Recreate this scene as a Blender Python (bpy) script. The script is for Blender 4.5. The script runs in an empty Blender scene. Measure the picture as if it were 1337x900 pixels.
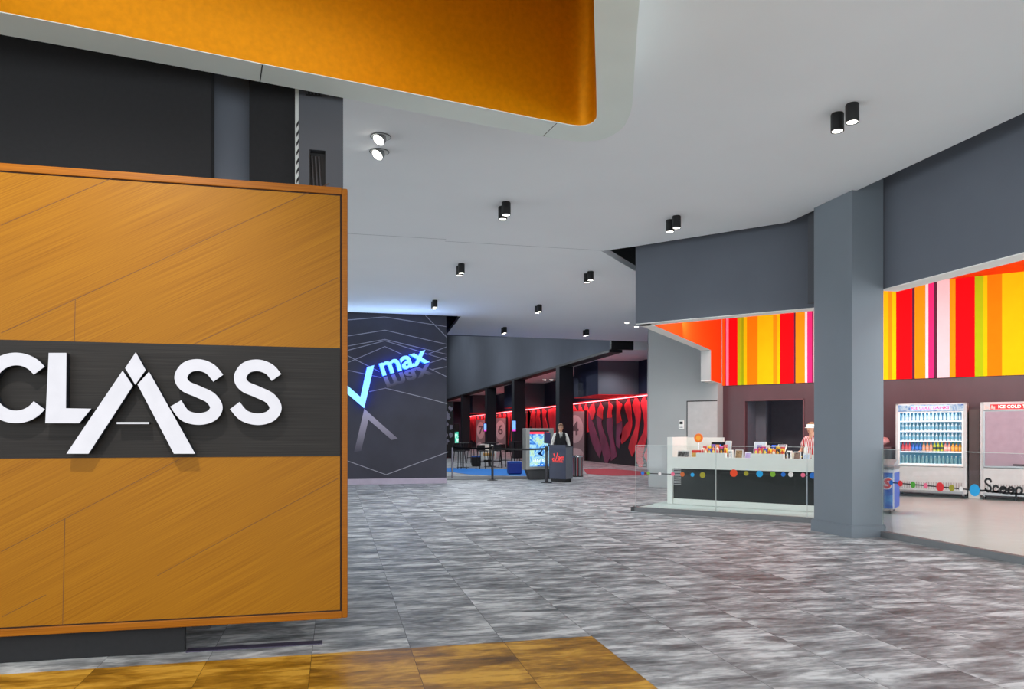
import bpy, bmesh, math, random
from mathutils import Vector, Matrix
random.seed(7)
SC = bpy.context.scene
COL = SC.collection
# ------------------------------------------------------------------ camera geometry
F, CX, HY, CAMH, TH = 980.0, 668.5, 565.0, 1.5, math.radians(13.15)
def ray(x, y):
    u = (x-CX)/F; v = (HY-y)/F
    return (math.sin(TH)+u*math.cos(TH), math.cos(TH)-u*math.sin(TH), v)
def onz(x, y, z=0.0):
    d = ray(x, y); t = (z-CAMH)/d[2]; return Vector((d[0]*t, d[1]*t, z))
def onY(x, y, Y):
    d = ray(x, y); t = Y/d[1]; return Vector((d[0]*t, Y, CAMH+d[2]*t))
def onX(x, y, X):
    d = ray(x, y); t = X/d[0]; return Vector((X, d[1]*t, CAMH+d[2]*t))
# concession frame: a runs along the counter, b runs into the kitchen
E1 = Vector((0.66607676, -0.7458832, 0)); EN = Vector((0.7458832, 0.66607676, 0))
RC = math.atan2(E1.y, E1.x)
def P(a, b, z=0.0): return E1*a + EN*b + Vector((0, 0, z))
def onb(x, y, b):
    d = ray(x, y); t = b/(d[0]*EN.x+d[1]*EN.y)
    return (d[0]*t*E1.x+d[1]*t*E1.y, CAMH+d[2]*t)      # (a, z)

# ------------------------------------------------------------------ materials
def lin(c):
    r = []
    for v in c[:3]:
        v = v/255.0
        r.append(v/12.92 if v <= 0.04045 else ((v+0.055)/1.055)**2.4)
    return (*r, 1.0)
MATS = {}
def mat(name, c, rough=0.5, metal=0.0, emit=None, es=1.0, var=0.06, scale=6.0, bump=0.0, spec=0.5, stretch=(1,1,1)):
    if name in MATS: return MATS[name]
    m = bpy.data.materials.new(name); m.use_nodes = True
    nt = m.node_tree; b = nt.nodes['Principled BSDF']
    b.inputs['Roughness'].default_value = rough; b.inputs['Metallic'].default_value = metal
    b.inputs['Specular IOR Level'].default_value = spec
    tc = nt.nodes.new('ShaderNodeTexCoord'); mp = nt.nodes.new('ShaderNodeMapping')
    mp.inputs['Scale'].default_value = stretch
    nz = nt.nodes.new('ShaderNodeTexNoise'); nz.inputs['Scale'].default_value = scale; nz.inputs['Detail'].default_value = 4
    nt.links.new(tc.outputs['Object'], mp.inputs[0]); nt.links.new(mp.outputs[0], nz.inputs['Vector'])
    rp = nt.nodes.new('ShaderNodeValToRGB')
    l = lin(c)
    rp.color_ramp.elements[0].position = 0.3; rp.color_ramp.elements[1].position = 0.7
    rp.color_ramp.elements[0].color = (*[v*(1-var) for v in l[:3]], 1)
    rp.color_ramp.elements[1].color = (*[min(1, v*(1+var)) for v in l[:3]], 1)
    nt.links.new(nz.outputs['Fac'], rp.inputs['Fac']); nt.links.new(rp.outputs['Color'], b.inputs['Base Color'])
    if bump:
        bp = nt.nodes.new('ShaderNodeBump'); bp.inputs['Strength'].default_value = bump; bp.inputs['Distance'].default_value = 0.002
        nt.links.new(nz.outputs['Fac'], bp.inputs['Height']); nt.links.new(bp.outputs[0], b.inputs['Normal'])
    if emit is not None:
        b.inputs['Emission Color'].default_value = lin(emit); b.inputs['Emission Strength'].default_value = es
    MATS[name] = m; return m
def glass(name, tint=(0.96, 0.98, 0.98), refl=0.07, opac=0.0, col=(200,200,200)):
    m = bpy.data.materials.new(name); m.use_nodes = True; nt = m.node_tree
    nt.nodes.clear()
    o = nt.nodes.new('ShaderNodeOutputMaterial'); t = nt.nodes.new('ShaderNodeBsdfTransparent'); t.inputs[0].default_value = (*tint, 1)
    g = nt.nodes.new('ShaderNodeBsdfGlossy'); g.inputs['Roughness'].default_value = 0.02
    mx = nt.nodes.new('ShaderNodeMixShader'); fr = nt.nodes.new('ShaderNodeFresnel'); fr.inputs[0].default_value = 1.3
    ml = nt.nodes.new('ShaderNodeMath'); ml.operation = 'MULTIPLY'; ml.inputs[1].default_value = refl*10; ml.use_clamp = True
    nt.links.new(fr.outputs[0], ml.inputs[0])
    nt.links.new(ml.outputs[0], mx.inputs[0]); nt.links.new(t.outputs[0], mx.inputs[1]); nt.links.new(g.outputs[0], mx.inputs[2])
    last = mx
    if opac:
        d = nt.nodes.new('ShaderNodeBsdfDiffuse'); d.inputs[0].default_value = lin(col)
        m2 = nt.nodes.new('ShaderNodeMixShader'); m2.inputs[0].default_value = opac
        nt.links.new(mx.outputs[0], m2.inputs[1]); nt.links.new(d.outputs[0], m2.inputs[2]); last = m2
    nt.links.new(last.outputs[0], o.inputs[0]); return m
def nn(nt, t, **kw):
    n = nt.nodes.new(t)
    for k, v in kw.items(): setattr(n, k, v)
    return n
def floor_mat(name, stops, rough=0.38, joint=(70,70,72)):
    m = bpy.data.materials.new(name); m.use_nodes = True; nt = m.node_tree; b = nt.nodes['Principled BSDF']
    L = nt.links.new
    tc = nn(nt, 'ShaderNodeTexCoord'); sx = nn(nt, 'ShaderNodeSeparateXYZ'); L(tc.outputs['Object'], sx.inputs[0])
    sub = nn(nt, 'ShaderNodeMath', operation='SUBTRACT'); sub.inputs[1].default_value = 0.5; L(sx.outputs['X'], sub.inputs[0])
    cb = nn(nt, 'ShaderNodeCombineXYZ'); L(sx.outputs['Y'], cb.inputs[0]); L(sub.outputs[0], cb.inputs[1])
    br = nn(nt, 'ShaderNodeTexBrick'); br.offset = 0.37; br.offset_frequency = 2
    br.inputs['Scale'].default_value = 1.0; br.inputs['Brick Width'].default_value = 0.74; br.inputs['Row Height'].default_value = 0.663
    br.inputs['Mortar Size'].default_value = 0.0016; br.inputs['Mortar Smooth'].default_value = 0.0; br.inputs['Bias'].default_value = 0.0
    br.inputs['Color1'].default_value = (0, 0, 0, 1); br.inputs['Color2'].default_value = (1, 1, 1, 1); br.inputs['Mortar'].default_value = (0.5, 0.5, 0.5, 1)
    L(cb.outputs[0], br.inputs['Vector'])
    # each tile shifts the cloud print so that the print does not run on across a joint
    off = nn(nt, 'ShaderNodeVectorMath', operation='MULTIPLY_ADD'); off.inputs[1].default_value = (7, 7, 7)
    mp = nn(nt, 'ShaderNodeMapping'); mp.inputs['Scale'].default_value = (0.9, 2.6, 1)
    mp.inputs['Rotation'].default_value = (0, 0, 0.0)
    L(br.outputs['Color'], off.inputs[0]); L(mp.outputs[0], off.inputs[2]); L(tc.outputs['Object'], mp.inputs[0])
    n1 = nn(nt, 'ShaderNodeTexNoise'); n1.inputs['Scale'].default_value = 2.1; n1.inputs['Detail'].default_value = 5; n1.inputs['Roughness'].default_value = 0.6; n1.inputs['Distortion'].default_value = 0.35
    L(off.outputs[0], n1.inputs['Vector'])
    n2 = nn(nt, 'ShaderNodeTexNoise'); n2.inputs['Scale'].default_value = 11.0; n2.inputs['Detail'].default_value = 6
    L(off.outputs[0], n2.inputs['Vector'])
    mx = nn(nt, 'ShaderNodeMath', operation='MULTIPLY_ADD'); mx.inputs[1].default_value = 0.3; L(n2.outputs['Fac'], mx.inputs[0]); L(n1.outputs['Fac'], mx.inputs[2])
    pt = nn(nt, 'ShaderNodeMath', operation='MULTIPLY_ADD'); pt.inputs[1].default_value = 0.02; L(br.outputs['Color'], pt.inputs[0]); L(mx.outputs[0], pt.inputs[2])
    rp = nn(nt, 'ShaderNodeValToRGB'); L(pt.outputs[0], rp.inputs[0])
    els = rp.color_ramp.elements
    while len(els) < len(stops): els.new(0.5)
    for e, (p, c) in zip(els, stops): e.position = p; e.color = lin(c)
    mj = nn(nt, 'ShaderNodeMix', data_type='RGBA'); L(br.outputs['Fac'], mj.inputs[0]); L(rp.outputs['Color'], mj.inputs[6]); mj.inputs[7].default_value = lin(joint)
    L(mj.outputs[2], b.inputs['Base Color'])
    rr = nn(nt, 'ShaderNodeMath', operation='MULTIPLY_ADD'); rr.inputs[1].default_value = 0.2; rr.inputs[2].default_value = rough-0.1; L(n1.outputs['Fac'], rr.inputs[0]); L(rr.outputs[0], b.inputs['Roughness'])
    b.inputs['Specular IOR Level'].default_value = 0.2
    return m
def wood_mat(name, stops, ang, rough=0.42, scale=1.0):
    """veneer grain running along +x of the object's own x-z face, turned by ang"""
    m = bpy.data.materials.new(name); m.use_nodes = True; nt = m.node_tree; b = nt.nodes['Principled BSDF']; L = nt.links.new
    tc = nn(nt, 'ShaderNodeTexCoord')
    r1 = nn(nt, 'ShaderNodeMapping'); r1.inputs['Rotation'].default_value = (0, ang, 0); L(tc.outputs['Object'], r1.inputs[0])
    mp = nn(nt, 'ShaderNodeMapping'); mp.inputs['Scale'].default_value = (0.55*scale, 1, 90*scale); L(r1.outputs[0], mp.inputs[0])
    n1 = nn(nt, 'ShaderNodeTexNoise'); n1.inputs['Scale'].default_value = 2.2; n1.inputs['Detail'].default_value = 4; n1.inputs['Roughness'].default_value = 0.55; L(mp.outputs[0], n1.inputs['Vector'])
    m2 = nn(nt, 'ShaderNodeMapping'); m2.inputs['Scale'].default_value = (0.5, 1, 5); L(r1.outputs[0], m2.inputs[0])
    n2 = nn(nt, 'ShaderNodeTexNoise'); n2.inputs['Scale'].default_value = 1.2; n2.inputs['Detail'].default_value = 3; L(m2.outputs[0], n2.inputs['Vector'])
    ad = nn(nt, 'ShaderNodeMath', operation='MULTIPLY_ADD'); ad.inputs[1].default_value = 0.2; L(n2.outputs['Fac'], ad.inputs[0]); L(n1.outputs['Fac'], ad.inputs[2])
    rp = nn(nt, 'ShaderNodeValToRGB'); L(ad.outputs[0], rp.inputs[0]); els = rp.color_ramp.elements
    while len(els) < len(stops): els.new(0.5)
    for e, (p, c) in zip(els, stops): e.position = p; e.color = lin(c)
    L(rp.outputs['Color'], b.inputs['Base Color']); b.inputs['Roughness'].default_value = rough; b.inputs['Specular IOR Level'].default_value = 0.15
    bp = nn(nt, 'ShaderNodeBump'); bp.inputs['Strength'].default_value = 0.15; bp.inputs['Distance'].default_value = 0.001; L(n1.outputs['Fac'], bp.inputs['Height']); L(bp.outputs[0], b.inputs['Normal'])
    return m
def fade_mat(name, c0, c1, axis, lo, hi, rough=0.6):
    """a printed fade from one ink to another along the object's own axis"""
    m = bpy.data.materials.new(name); m.use_nodes = True; nt = m.node_tree; b = nt.nodes['Principled BSDF']; L = nt.links.new
    tc = nn(nt, 'ShaderNodeTexCoord'); sx = nn(nt, 'ShaderNodeSeparateXYZ'); L(tc.outputs['Object'], sx.inputs[0])
    mr = nn(nt, 'ShaderNodeMapRange'); mr.inputs[1].default_value = lo; mr.inputs[2].default_value = hi; L(sx.outputs[axis], mr.inputs[0])
    rp = nn(nt, 'ShaderNodeValToRGB'); rp.color_ramp.elements[0].color = lin(c0); rp.color_ramp.elements[1].color = lin(c1)
    L(mr.outputs[0], rp.inputs[0]); L(rp.outputs[0], b.inputs['Base Color']); b.inputs['Roughness'].default_value = rough
    return m
def screen_mat(name, cols, scale=9.0, es=1.0, dist=1.0):
    """a busy glowing picture, for lit screens and for prints given a glow"""
    m = bpy.data.materials.new(name); m.use_nodes = True; nt = m.node_tree; b = nt.nodes['Principled BSDF']; L = nt.links.new
    tc = nn(nt, 'ShaderNodeTexCoord')
    n1 = nn(nt, 'ShaderNodeTexNoise'); n1.inputs['Scale'].default_value = scale; n1.inputs['Detail'].default_value = 3; n1.inputs['Distortion'].default_value = dist; L(tc.outputs['Object'], n1.inputs['Vector'])
    rp = nn(nt, 'ShaderNodeValToRGB'); els = rp.color_ramp.elements; L(n1.outputs['Fac'], rp.inputs[0])
    while len(els) < len(cols): els.new(0.5)
    for e, (p, c) in zip(els, cols): e.position = p; e.color = lin(c)
    b.inputs['Base Color'].default_value = (0.01, 0.01, 0.01, 1); b.inputs['Roughness'].default_value = 0.2
    L(rp.outputs[0], b.inputs['Emission Color']); b.inputs['Emission Strength'].default_value = es
    return m

# ------------------------------------------------------------------ mesh helpers
class MB:
    def __init__(s): s.v = []; s.f = []; s.m = []; s.mi = 0
    def mat(s, i): s.mi = i; return s
    def add(s, vs, fs, M=None):
        o = len(s.v)
        for v in vs:
            v = Vector(v)
            s.v.append(tuple(M @ v) if M else tuple(v))
        for f in fs: s.f.append([i+o for i in f]); s.m.append(s.mi)
        return s
    def box(s, a, b, M=None):
        x0, y0, z0 = a; x1, y1, z1 = b
        if x0 > x1: x0, x1 = x1, x0
        if y0 > y1: y0, y1 = y1, y0
        if z0 > z1: z0, z1 = z1, z0
        vs = [(x0,y0,z0),(x1,y0,z0),(x1,y1,z0),(x0,y1,z0),(x0,y0,z1),(x1,y0,z1),(x1,y1,z1),(x0,y1,z1)]
        return s.add(vs, [(0,3,2,1),(4,5,6,7),(0,1,5,4),(1,2,6,5),(2,3,7,6),(3,0,4,7)], M)
    def rbox(s, a, b, r=0.01, M=None):
        """box with chamfered edges"""
        bm = bmesh.new(); bmesh.ops.create_cube(bm, size=1.0)
        c = [(a[i]+b[i])/2 for i in range(3)]; d = [abs(b[i]-a[i]) for i in range(3)]
        for v in bm.verts: v.co = Vector((c[0]+v.co.x*d[0], c[1]+v.co.y*d[1], c[2]+v.co.z*d[2]))
        bmesh.ops.bevel(bm, geom=bm.edges[:], offset=min(r, min(d)*0.45), segments=2, affect='EDGES', profile=0.6)
        bm.verts.index_update()
        s.add([v.co.copy() for v in bm.verts], [[v.index for v in f.verts] for f in bm.faces], M); bm.free(); return s
    def prism(s, pts, axis, t0, t1, M=None):
        """polygon pts (2-D) pushed along axis ('x','y','z') from t0 to t1"""
        def pt(p, t):
            return {'z': (p[0], p[1], t), 'y': (p[0], t, p[1]), 'x': (t, p[0], p[1])}[axis]
        n = len(pts); ar = sum(pts[i][0]*pts[(i+1) % n][1]-pts[(i+1) % n][0]*pts[i][1] for i in range(n))
        if ar < 0: pts = list(reversed(pts))
        if t0 > t1: t0, t1 = t1, t0
        if axis == 'y': t0, t1 = t1, t0
        vs = [pt(p, t0) for p in pts]+[pt(p, t1) for p in pts]
        fs = [list(range(n))[::-1], list(range(n, 2*n))]+[(i, (i+1) % n, n+(i+1) % n, n+i) for i in range(n)]
        return s.add(vs, fs, M)
    def ribbon(s, pts, hw, axis, t0, t1, M=None):
        """thick line of half width hw (number or list) through 2-D points, pushed along axis, as quads"""
        n = len(pts); L = []; R = []
        for i in range(n):
            a = Vector(pts[max(i-1, 0)]); b = Vector(pts[min(i+1, n-1)]); d = (b-a).normalized(); q = Vector((-d.y, d.x))
            w = hw[i] if isinstance(hw, (list, tuple)) else hw
            L.append(Vector(pts[i])+q*w); R.append(Vector(pts[i])-q*w)
        def pt(p, t): return {'z': (p[0], p[1], t), 'y': (p[0], t, p[1]), 'x': (t, p[0], p[1])}[axis]
        vs = []; fs = []
        for i in range(n): vs += [pt(L[i], t0), pt(R[i], t0), pt(R[i], t1), pt(L[i], t1)]
        for i in range(n-1):
            o = 4*i; q = o+4
            for k in range(4): fs.append((o+k, o+(k+1) % 4, q+(k+1) % 4, q+k))
        fs += [(3, 2, 1, 0), (4*n-4, 4*n-3, 4*n-2, 4*n-1)]
        return s.add(vs, fs, M)
    def lathe(s, prof, c=(0, 0, 0), n=20, M=None, cap=True):
        vs = []; fs = []
        for r, z in prof:
            for k in range(n):
                a = 2*math.pi*k/n; vs.append((c[0]+r*math.cos(a), c[1]+r*math.sin(a), c[2]+z))
        for j in range(len(prof)-1):
            for k in range(n):
                fs.append((j*n+k, j*n+(k+1) % n, (j+1)*n+(k+1) % n, (j+1)*n+k))
        if cap: fs += [tuple(range(n))[::-1], tuple(range((len(prof)-1)*n, len(prof)*n))]
        return s.add(vs, fs, M)
    def tube(s, pts, r, n=8, M=None):
        pts = [Vector(p) for p in pts]; vs = []; fs = []; prev = None
        for i, p in enumerate(pts):
            d = (pts[min(i+1, len(pts)-1)]-pts[max(i-1, 0)]).normalized()
            if prev is None:
                up = Vector((0, 0, 1)) if abs(d.z) < 0.9 else Vector((1, 0, 0))
                x = d.cross(up).normalized()
            else:
                x = (prev-d*prev.dot(d)).normalized()
            prev = x; y = d.cross(x)
            rr = r[i] if isinstance(r, (list, tuple)) else r
            for k in range(n):
                a = 2*math.pi*k/n; vs.append(p+x*(rr*math.cos(a))+y*(rr*math.sin(a)))
        for i in range(len(pts)-1):
            for k in range(n): fs.append((i*n+k, i*n+(k+1) % n, (i+1)*n+(k+1) % n, (i+1)*n+k))
        fs += [tuple(range(n))[::-1], tuple(range((len(pts)-1)*n, len(pts)*n))]
        return s.add(vs, fs, M)
    def ball(s, c, r, seg=16, ring=10, M=None):
        rx, ry, rz = r if isinstance(r, (tuple, list)) else (r, r, r)
        prof = [(math.sin(math.pi*j/ring), -math.cos(math.pi*j/ring)) for j in range(ring+1)]
        vs = []; fs = []
        for q, z in prof:
            for k in range(seg):
                a = 2*math.pi*k/seg; vs.append((c[0]+rx*q*math.cos(a), c[1]+ry*q*math.sin(a), c[2]+rz*z))
        for j in range(ring):
            for k in range(seg): fs.append((j*seg+k, j*seg+(k+1) % seg, (j+1)*seg+(k+1) % seg, (j+1)*seg+k))
        return s.add(vs, fs, M)
    def build(s, name, mats, parent=None, loc=None, rz=0.0, smooth=False, merge=False):
        me = bpy.data.meshes.new(name); me.from_pydata(s.v, [], s.f); 
        if not isinstance(mats, (list, tuple)): mats = [mats]
        for m in mats: me.materials.append(m)
        me.polygons.foreach_set('material_index', s.m)
        me.update()
        bm = bmesh.new(); bm.from_mesh(me)
        bmesh.ops.remove_doubles(bm, verts=bm.verts[:], dist=1e-5) if merge else None
        bmesh.ops.recalc_face_normals(bm, faces=bm.faces[:]); bm.to_mesh(me); bm.free()
        if smooth:
            me.polygons.foreach_set('use_smooth', [True]*len(me.polygons))
            me.set_sharp_from_angle(angle=math.radians(smooth if smooth is not True else 40))
        o = bpy.data.objects.new(name, me); COL.objects.link(o)
        if parent is not None: o.parent = parent
        if loc is not None: o.location = loc
        if rz: o.rotation_euler = (0, 0, rz)
        return o
def tag(o, label, cat, group=None, kind=None):
    o['label'] = label; o['category'] = cat
    if group: o['group'] = group
    if kind: o['kind'] = kind
    return o
def thing(name, label, cat, loc=(0, 0, 0), rz=0.0, group=None):
    o = bpy.data.objects.new(name, None); COL.objects.link(o); o.empty_display_size = 0.1
    o.location = loc; o.rotation_euler = (0, 0, rz)
    return tag(o, label, cat, group)
def struct(name, mb, mats, loc=None, rz=0.0, parent=None, smooth=False):
    o = mb.build(name, mats, parent, loc, rz, smooth)
    if parent is None: o['kind'] = 'structure'
    return o
def copy_tree(o, parent=None):
    c = o.copy(); COL.objects.link(c)
    if parent is not None: c.parent = parent
    for ch in list(o.children): copy_tree(ch, c)
    return c
def catmull(pts, k=6, closed=False):
    out = []; n = len(pts); P_ = [Vector(p) for p in pts]
    for i in range(n if closed else n-1):
        p0 = P_[(i-1) % n] if closed or i > 0 else P_[0]; p1 = P_[i]; p2 = P_[(i+1) % n]; p3 = P_[(i+2) % n] if closed or i+2 < n else P_[-1]
        for j in range(k):
            t = j/k
            out.append(0.5*((2*p1)+(p2-p0)*t+(2*p0-5*p1+4*p2-p3)*t*t+(3*p1-p0-3*p2+p3)*t**3))
    if not closed: out.append(P_[-1])
    return [tuple(p) for p in out]
def text_mesh(txt, size=1.0, extrude=0.01, offset=0.0, shear=0.0, align='CENTER', xs=1.0):
    cu = bpy.data.curves.new('txt', 'FONT'); cu.body = txt; cu.size = size; cu.extrude = extrude; cu.offset = offset; cu.shear = shear
    cu.align_x = align; cu.align_y = 'CENTER'; cu.resolution_u = 3; cu.space_character = 1.0
    o = bpy.data.objects.new('txt', cu); COL.objects.link(o)
    dg = bpy.context.evaluated_depsgraph_get(); dg.update()
    me = bpy.data.meshes.new_from_object(o.evaluated_get(dg)); bpy.data.objects.remove(o); bpy.data.curves.remove(cu)
    vs = [v.co.copy() for v in me.vertices]; fs = [list(p.vertices) for p in me.polygons]
    bpy.data.meshes.remove(me)
    for v in vs: v.x *= xs
    return vs, fs
UPRIGHT = Matrix.Rotation(math.pi/2, 4, 'X')      # text plane -> upright, facing -y
def put_text(mb, txt, size, M, **kw):
    vs, fs = text_mesh(txt, size, **kw); return mb.add(vs, fs, M @ UPRIGHT)
T = Matrix.Translation

# ------------------------------------------------------------------ palette
M_grey = mat('grey_wall_paint', (103,108,117), 0.8, var=0.03, scale=1.5, spec=0.15)
M_grey_d = mat('dark_grey_paint', (72,74,80), 0.7, var=0.04, scale=1.5)
M_col = mat('column_paint', (112,120,128), 0.6, var=0.03, scale=1.5)
M_ceil = mat('ceiling_white', (247,248,249), 0.85, var=0.015, scale=0.7)
M_white = mat('white_trim', (238,240,236), 0.6, var=0.02)
M_lip = mat('lip_grey_green', (232,240,234), 0.6, var=0.02, scale=2)
M_orange = mat('orange_satin_cladding', (222,150,4), 0.36, 0.5, var=0.07, scale=20, bump=0.05, spec=0.3)
M_black = mat('black_felt_wall', (28,28,30), 0.9, var=0.1, scale=30)
M_matte = mat('matte_black', (14,14,15), 0.55, var=0.1)
M_navy = mat('navy_paint', (36,40,66), 0.6, var=0.06, scale=2)
M_steel = mat('brushed_steel', (170,172,174), 0.3, 0.9, var=0.05, scale=20, stretch=(1,1,20))
M_chrome = mat('chrome', (220,220,222), 0.12, 1.0, var=0.02)
M_dark_band = wood_mat('black_oak_veneer', [(0.25,(20,19,18)),(0.55,(32,30,29)),(0.8,(44,42,40))], 0.0, 0.5, 1.2)
M_wood = wood_mat('honey_oak_veneer', [(0.34,(108,66,4)),(0.5,(128,81,6)),(0.66,(137,90,9)),(0.9,(148,102,15))], math.radians(28), 0.45)
M_lipping = wood_mat('oak_lipping', [(0.3,(104,54,4)),(0.6,(134,78,8)),(0.9,(150,94,18))], 0.0, 0.4)
M_seam = mat('veneer_seam', (84,46,8), 0.7)
M_gap = mat('shadow_gap_brown', (40,18,6), 0.8)
M_face = mat('lit_acrylic', (70,70,72), 0.5, emit=(238,238,246), es=0.66, var=0.3, scale=9, spec=0.2)
M_return = mat('letter_return', (24,30,40), 0.4, 0.3)
M_floor = floor_mat('grey_stone_tile', [(0.42,(70,73,75)),(0.55,(104,107,109)),(0.67,(140,143,145)),(0.82,(192,195,196))], 0.50)
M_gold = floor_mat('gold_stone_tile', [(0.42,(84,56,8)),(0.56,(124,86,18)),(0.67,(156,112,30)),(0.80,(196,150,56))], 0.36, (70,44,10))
M_kfloor = mat('pale_kitchen_tile', (188,200,194), 0.3, var=0.06, scale=2.5, stretch=(1,4,1))
M_curb = mat('curb_metal', (112,114,116), 0.5, 0.2)
M_maroon = mat('maroon_laminate', (84,56,62), 0.35, var=0.1, scale=3, stretch=(1,1,0.3))
M_glass = glass('clear_glass')
M_edge = mat('glass_edge', (206,214,210), 0.2)
M_solid = mat('white_solid_surface', (228,228,222), 0.35, var=0.02)
M_glossblk = mat('black_gloss_panel', (46,48,48), 0.22, var=0.1, scale=4)
M_red = mat('red_orange_paint', (250,72,14), 0.75, var=0.03, spec=0.1)
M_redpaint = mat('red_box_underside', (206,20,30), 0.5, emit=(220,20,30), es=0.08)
M_skin = mat('skin', (222,170,140), 0.55, var=0.05, scale=30)
M_shirt = mat('white_shirt', (236,234,228), 0.8, var=0.04, scale=12)
M_vest = mat('black_cloth', (24,24,28), 0.85, var=0.15, scale=30)
M_hair = mat('brown_hair', (112,74,44), 0.6, var=0.3, scale=60, stretch=(1,1,0.2))
M_navyobj = mat('navy_laminate', (52,58,80), 0.4, var=0.05)

# ================================================================== SETTING
C = 4.95                                             # ceiling height
# ---- floor
fl = MB(); fl.box((-12, -8, -0.2), (14.2, 78, 0)); struct('floor', fl, M_floor)
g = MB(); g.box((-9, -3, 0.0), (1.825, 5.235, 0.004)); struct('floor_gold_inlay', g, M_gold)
M_blue = mat('blue_carpet', (14,120,206), 0.9, var=0.1, scale=40)
M_redpatch = mat('red_floor_patch', (170,50,62), 0.8, var=0.15, scale=30)
def flat(pts, z0, z1):
    return MB().prism([(p[0], p[1]) for p in pts], 'z', z0, z1)
struct('floor_blue_inlay', flat([onz(*p) for p in [(570,611),(655,612.5),(700,615.5),(705,621.8),(640,621.2),(612,619.8),(588,616.5),(570,614.5)]], 0, 0.008), M_blue)
struct('floor_red_patch', flat([onz(*p) for p in [(762,613),(790,612),(822,614.5),(852,617.5),(852,621),(800,621.5),(766,619)]], 0, 0.006), M_redpatch)  # flat red patch on the foyer floor before the mural
struct('floor_black_threshold', flat([onz(*p) for p in [(584,622.3),(705,622.8),(705,625.6),(584,627)]], 0, 0.012), M_matte)
# ---- raft ceiling with the ring hole, as polygons around the opening
ring_out_px = [(0,45),(340,107),(560,150),(708,178),(745,184),(768,184.5),(790,181),(812,168),(822,150),(826,130),(830,65),(835,0)]
ring_in_px = [(0,16),(343,84),(560,127),(700,155),(727,160),(745,163.5),(758,164.5),(770,162.5),(777,157),(779,149),(778.3,110),(777,60),(775.5,0)]
ZL = 4.5
ro = [onz(x, y, ZL) for x, y in ring_out_px]; ri = [onz(x, y, ZL) for x, y in ring_in_px]
ro = [Vector((-7.0, 5.55, ZL))]+ro+[Vector((1.72, 4.0, ZL)), Vector((1.3, 2.9, ZL)), Vector((0.6, 2.3, ZL)), Vector((-7.0, 1.5, ZL))]
ri = [Vector((-6.7, 5.25, ZL))]+ri+[Vector((1.45, 4.1, ZL)), Vector((1.1, 3.2, ZL)), Vector((0.5, 2.65, ZL)), Vector((-6.7, 1.9, ZL))]
outer = [(-7.4,-3.5),(7.22,-3.5),(7.22,10.95),(5.4,13.0),(4.9,13.51),(6.26,15.07),(13.0,22.8),(13.0,26.7),(3.77,26.25),(3.59,22.02),(-7.4,21.8)]
def poly_with_hole(outer, hole, z0, z1):
    bm = bmesh.new()
    def loop(pts, z):
        vs = [bm.verts.new((p[0], p[1], z)) for p in pts]; return vs, [bm.edges.new((vs[i], vs[(i+1) % len(vs)])) for i in range(len(vs))]
    V = {}
    for z in (z0, z1):
        a, ea = loop(outer, z); b, eb = loop(hole, z)
        bmesh.ops.triangle_fill(bm, use_beauty=True, use_dissolve=False, edges=ea+eb, normal=(0, 0, 1)); V[z] = (a, b)
    for k in (0, 1):
        A, B = V[z0][k], V[z1][k]
        for i in range(len(A)): bm.faces.new((A[i], A[(i+1) % len(A)], B[(i+1) % len(A)], B[i]))
    bm.verts.index_update()
    mb = MB().add([v.co.copy() for v in bm.verts], [[v.index for v in f.verts] for f in bm.faces]); bm.free(); return mb
cb_ = poly_with_hole(outer, [(p.x, p.y) for p in ro], C, C+0.12)
jm = MB(); 
cb_.mat(1).box((1.9, 13.44, C-0.001), (4.9, 13.456, C+0.002)).box((-1.0, 13.30, C-0.001), (1.9, 13.316, C+0.002))
struct('ceiling', cb_, [M_ceil, mat('ceiling_joint', (176,178,180), 0.9)])
# ring: hanging lip with orange upstand
lipm = MB()
n_o, n_i = len(ro), len(ri)
# quads between the two outlines resampled to the same count
def resample(pts, n):
    d = [0]
    for i in range(1, len(pts)): d.append(d[-1]+(pts[i]-pts[i-1]).length)
    out = []
    for k in range(n):
        t = d[-1]*k/(n-1); j = max(i for i in range(len(d)) if d[i] <= t+1e-9); j = min(j, len(d)-2)
        u = (t-d[j])/(d[j+1]-d[j]) if d[j+1] > d[j] else 0
        out.append(pts[j].lerp(pts[j+1], u))
    return out
def smooth_path(pts, k=4): return [Vector(p) for p in catmull([tuple(p) for p in pts], k)]
def hole_poly(outer, hole, z0, z1): return poly_with_hole(outer, hole, z0, z1)
lip = poly_with_hole([(p.x, p.y) for p in smooth_path(ro)], [(p.x, p.y) for p in smooth_path(ri)], ZL, ZL+0.006)
# joints in the lip
lip.mat(1)
for a, b in (((342.5,84.5),(339.5,106.5)), ((727,160.8),(709,177.8))):
    A = onz(*a, ZL); B = onz(*b, ZL); d = (B-A).normalized(); q = Vector((-d.y, d.x, 0))*0.004
    lip.add([(*(A+q).xy, ZL-0.001), (*(A-q).xy, ZL-0.001), (*(B-q).xy, ZL-0.001), (*(B+q).xy, ZL-0.001)], [(0,1,2,3)])
ring = thing('ceiling_ring_canopy', 'orange lined ring canopy with pale grey lip hung under the ceiling above the wooden wall', 'ceiling canopy', (0, 0, 0))
lip.build('lip', [M_lip, M_matte], ring)
fa = MB(); so = smooth_path(ro)
for i in range(len(so)):
    a, b = so[i], so[(i+1) % len(so)]; fa.add([(a.x,a.y,ZL+0.006),(b.x,b.y,ZL+0.006),(b.x,b.y,C),(a.x,a.y,C)], [(0,1,2,3)])
fa.build('fascia', M_lip, ring, smooth=60)
up = MB(); si = smooth_path(ri); TOPZ = 6.05
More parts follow.
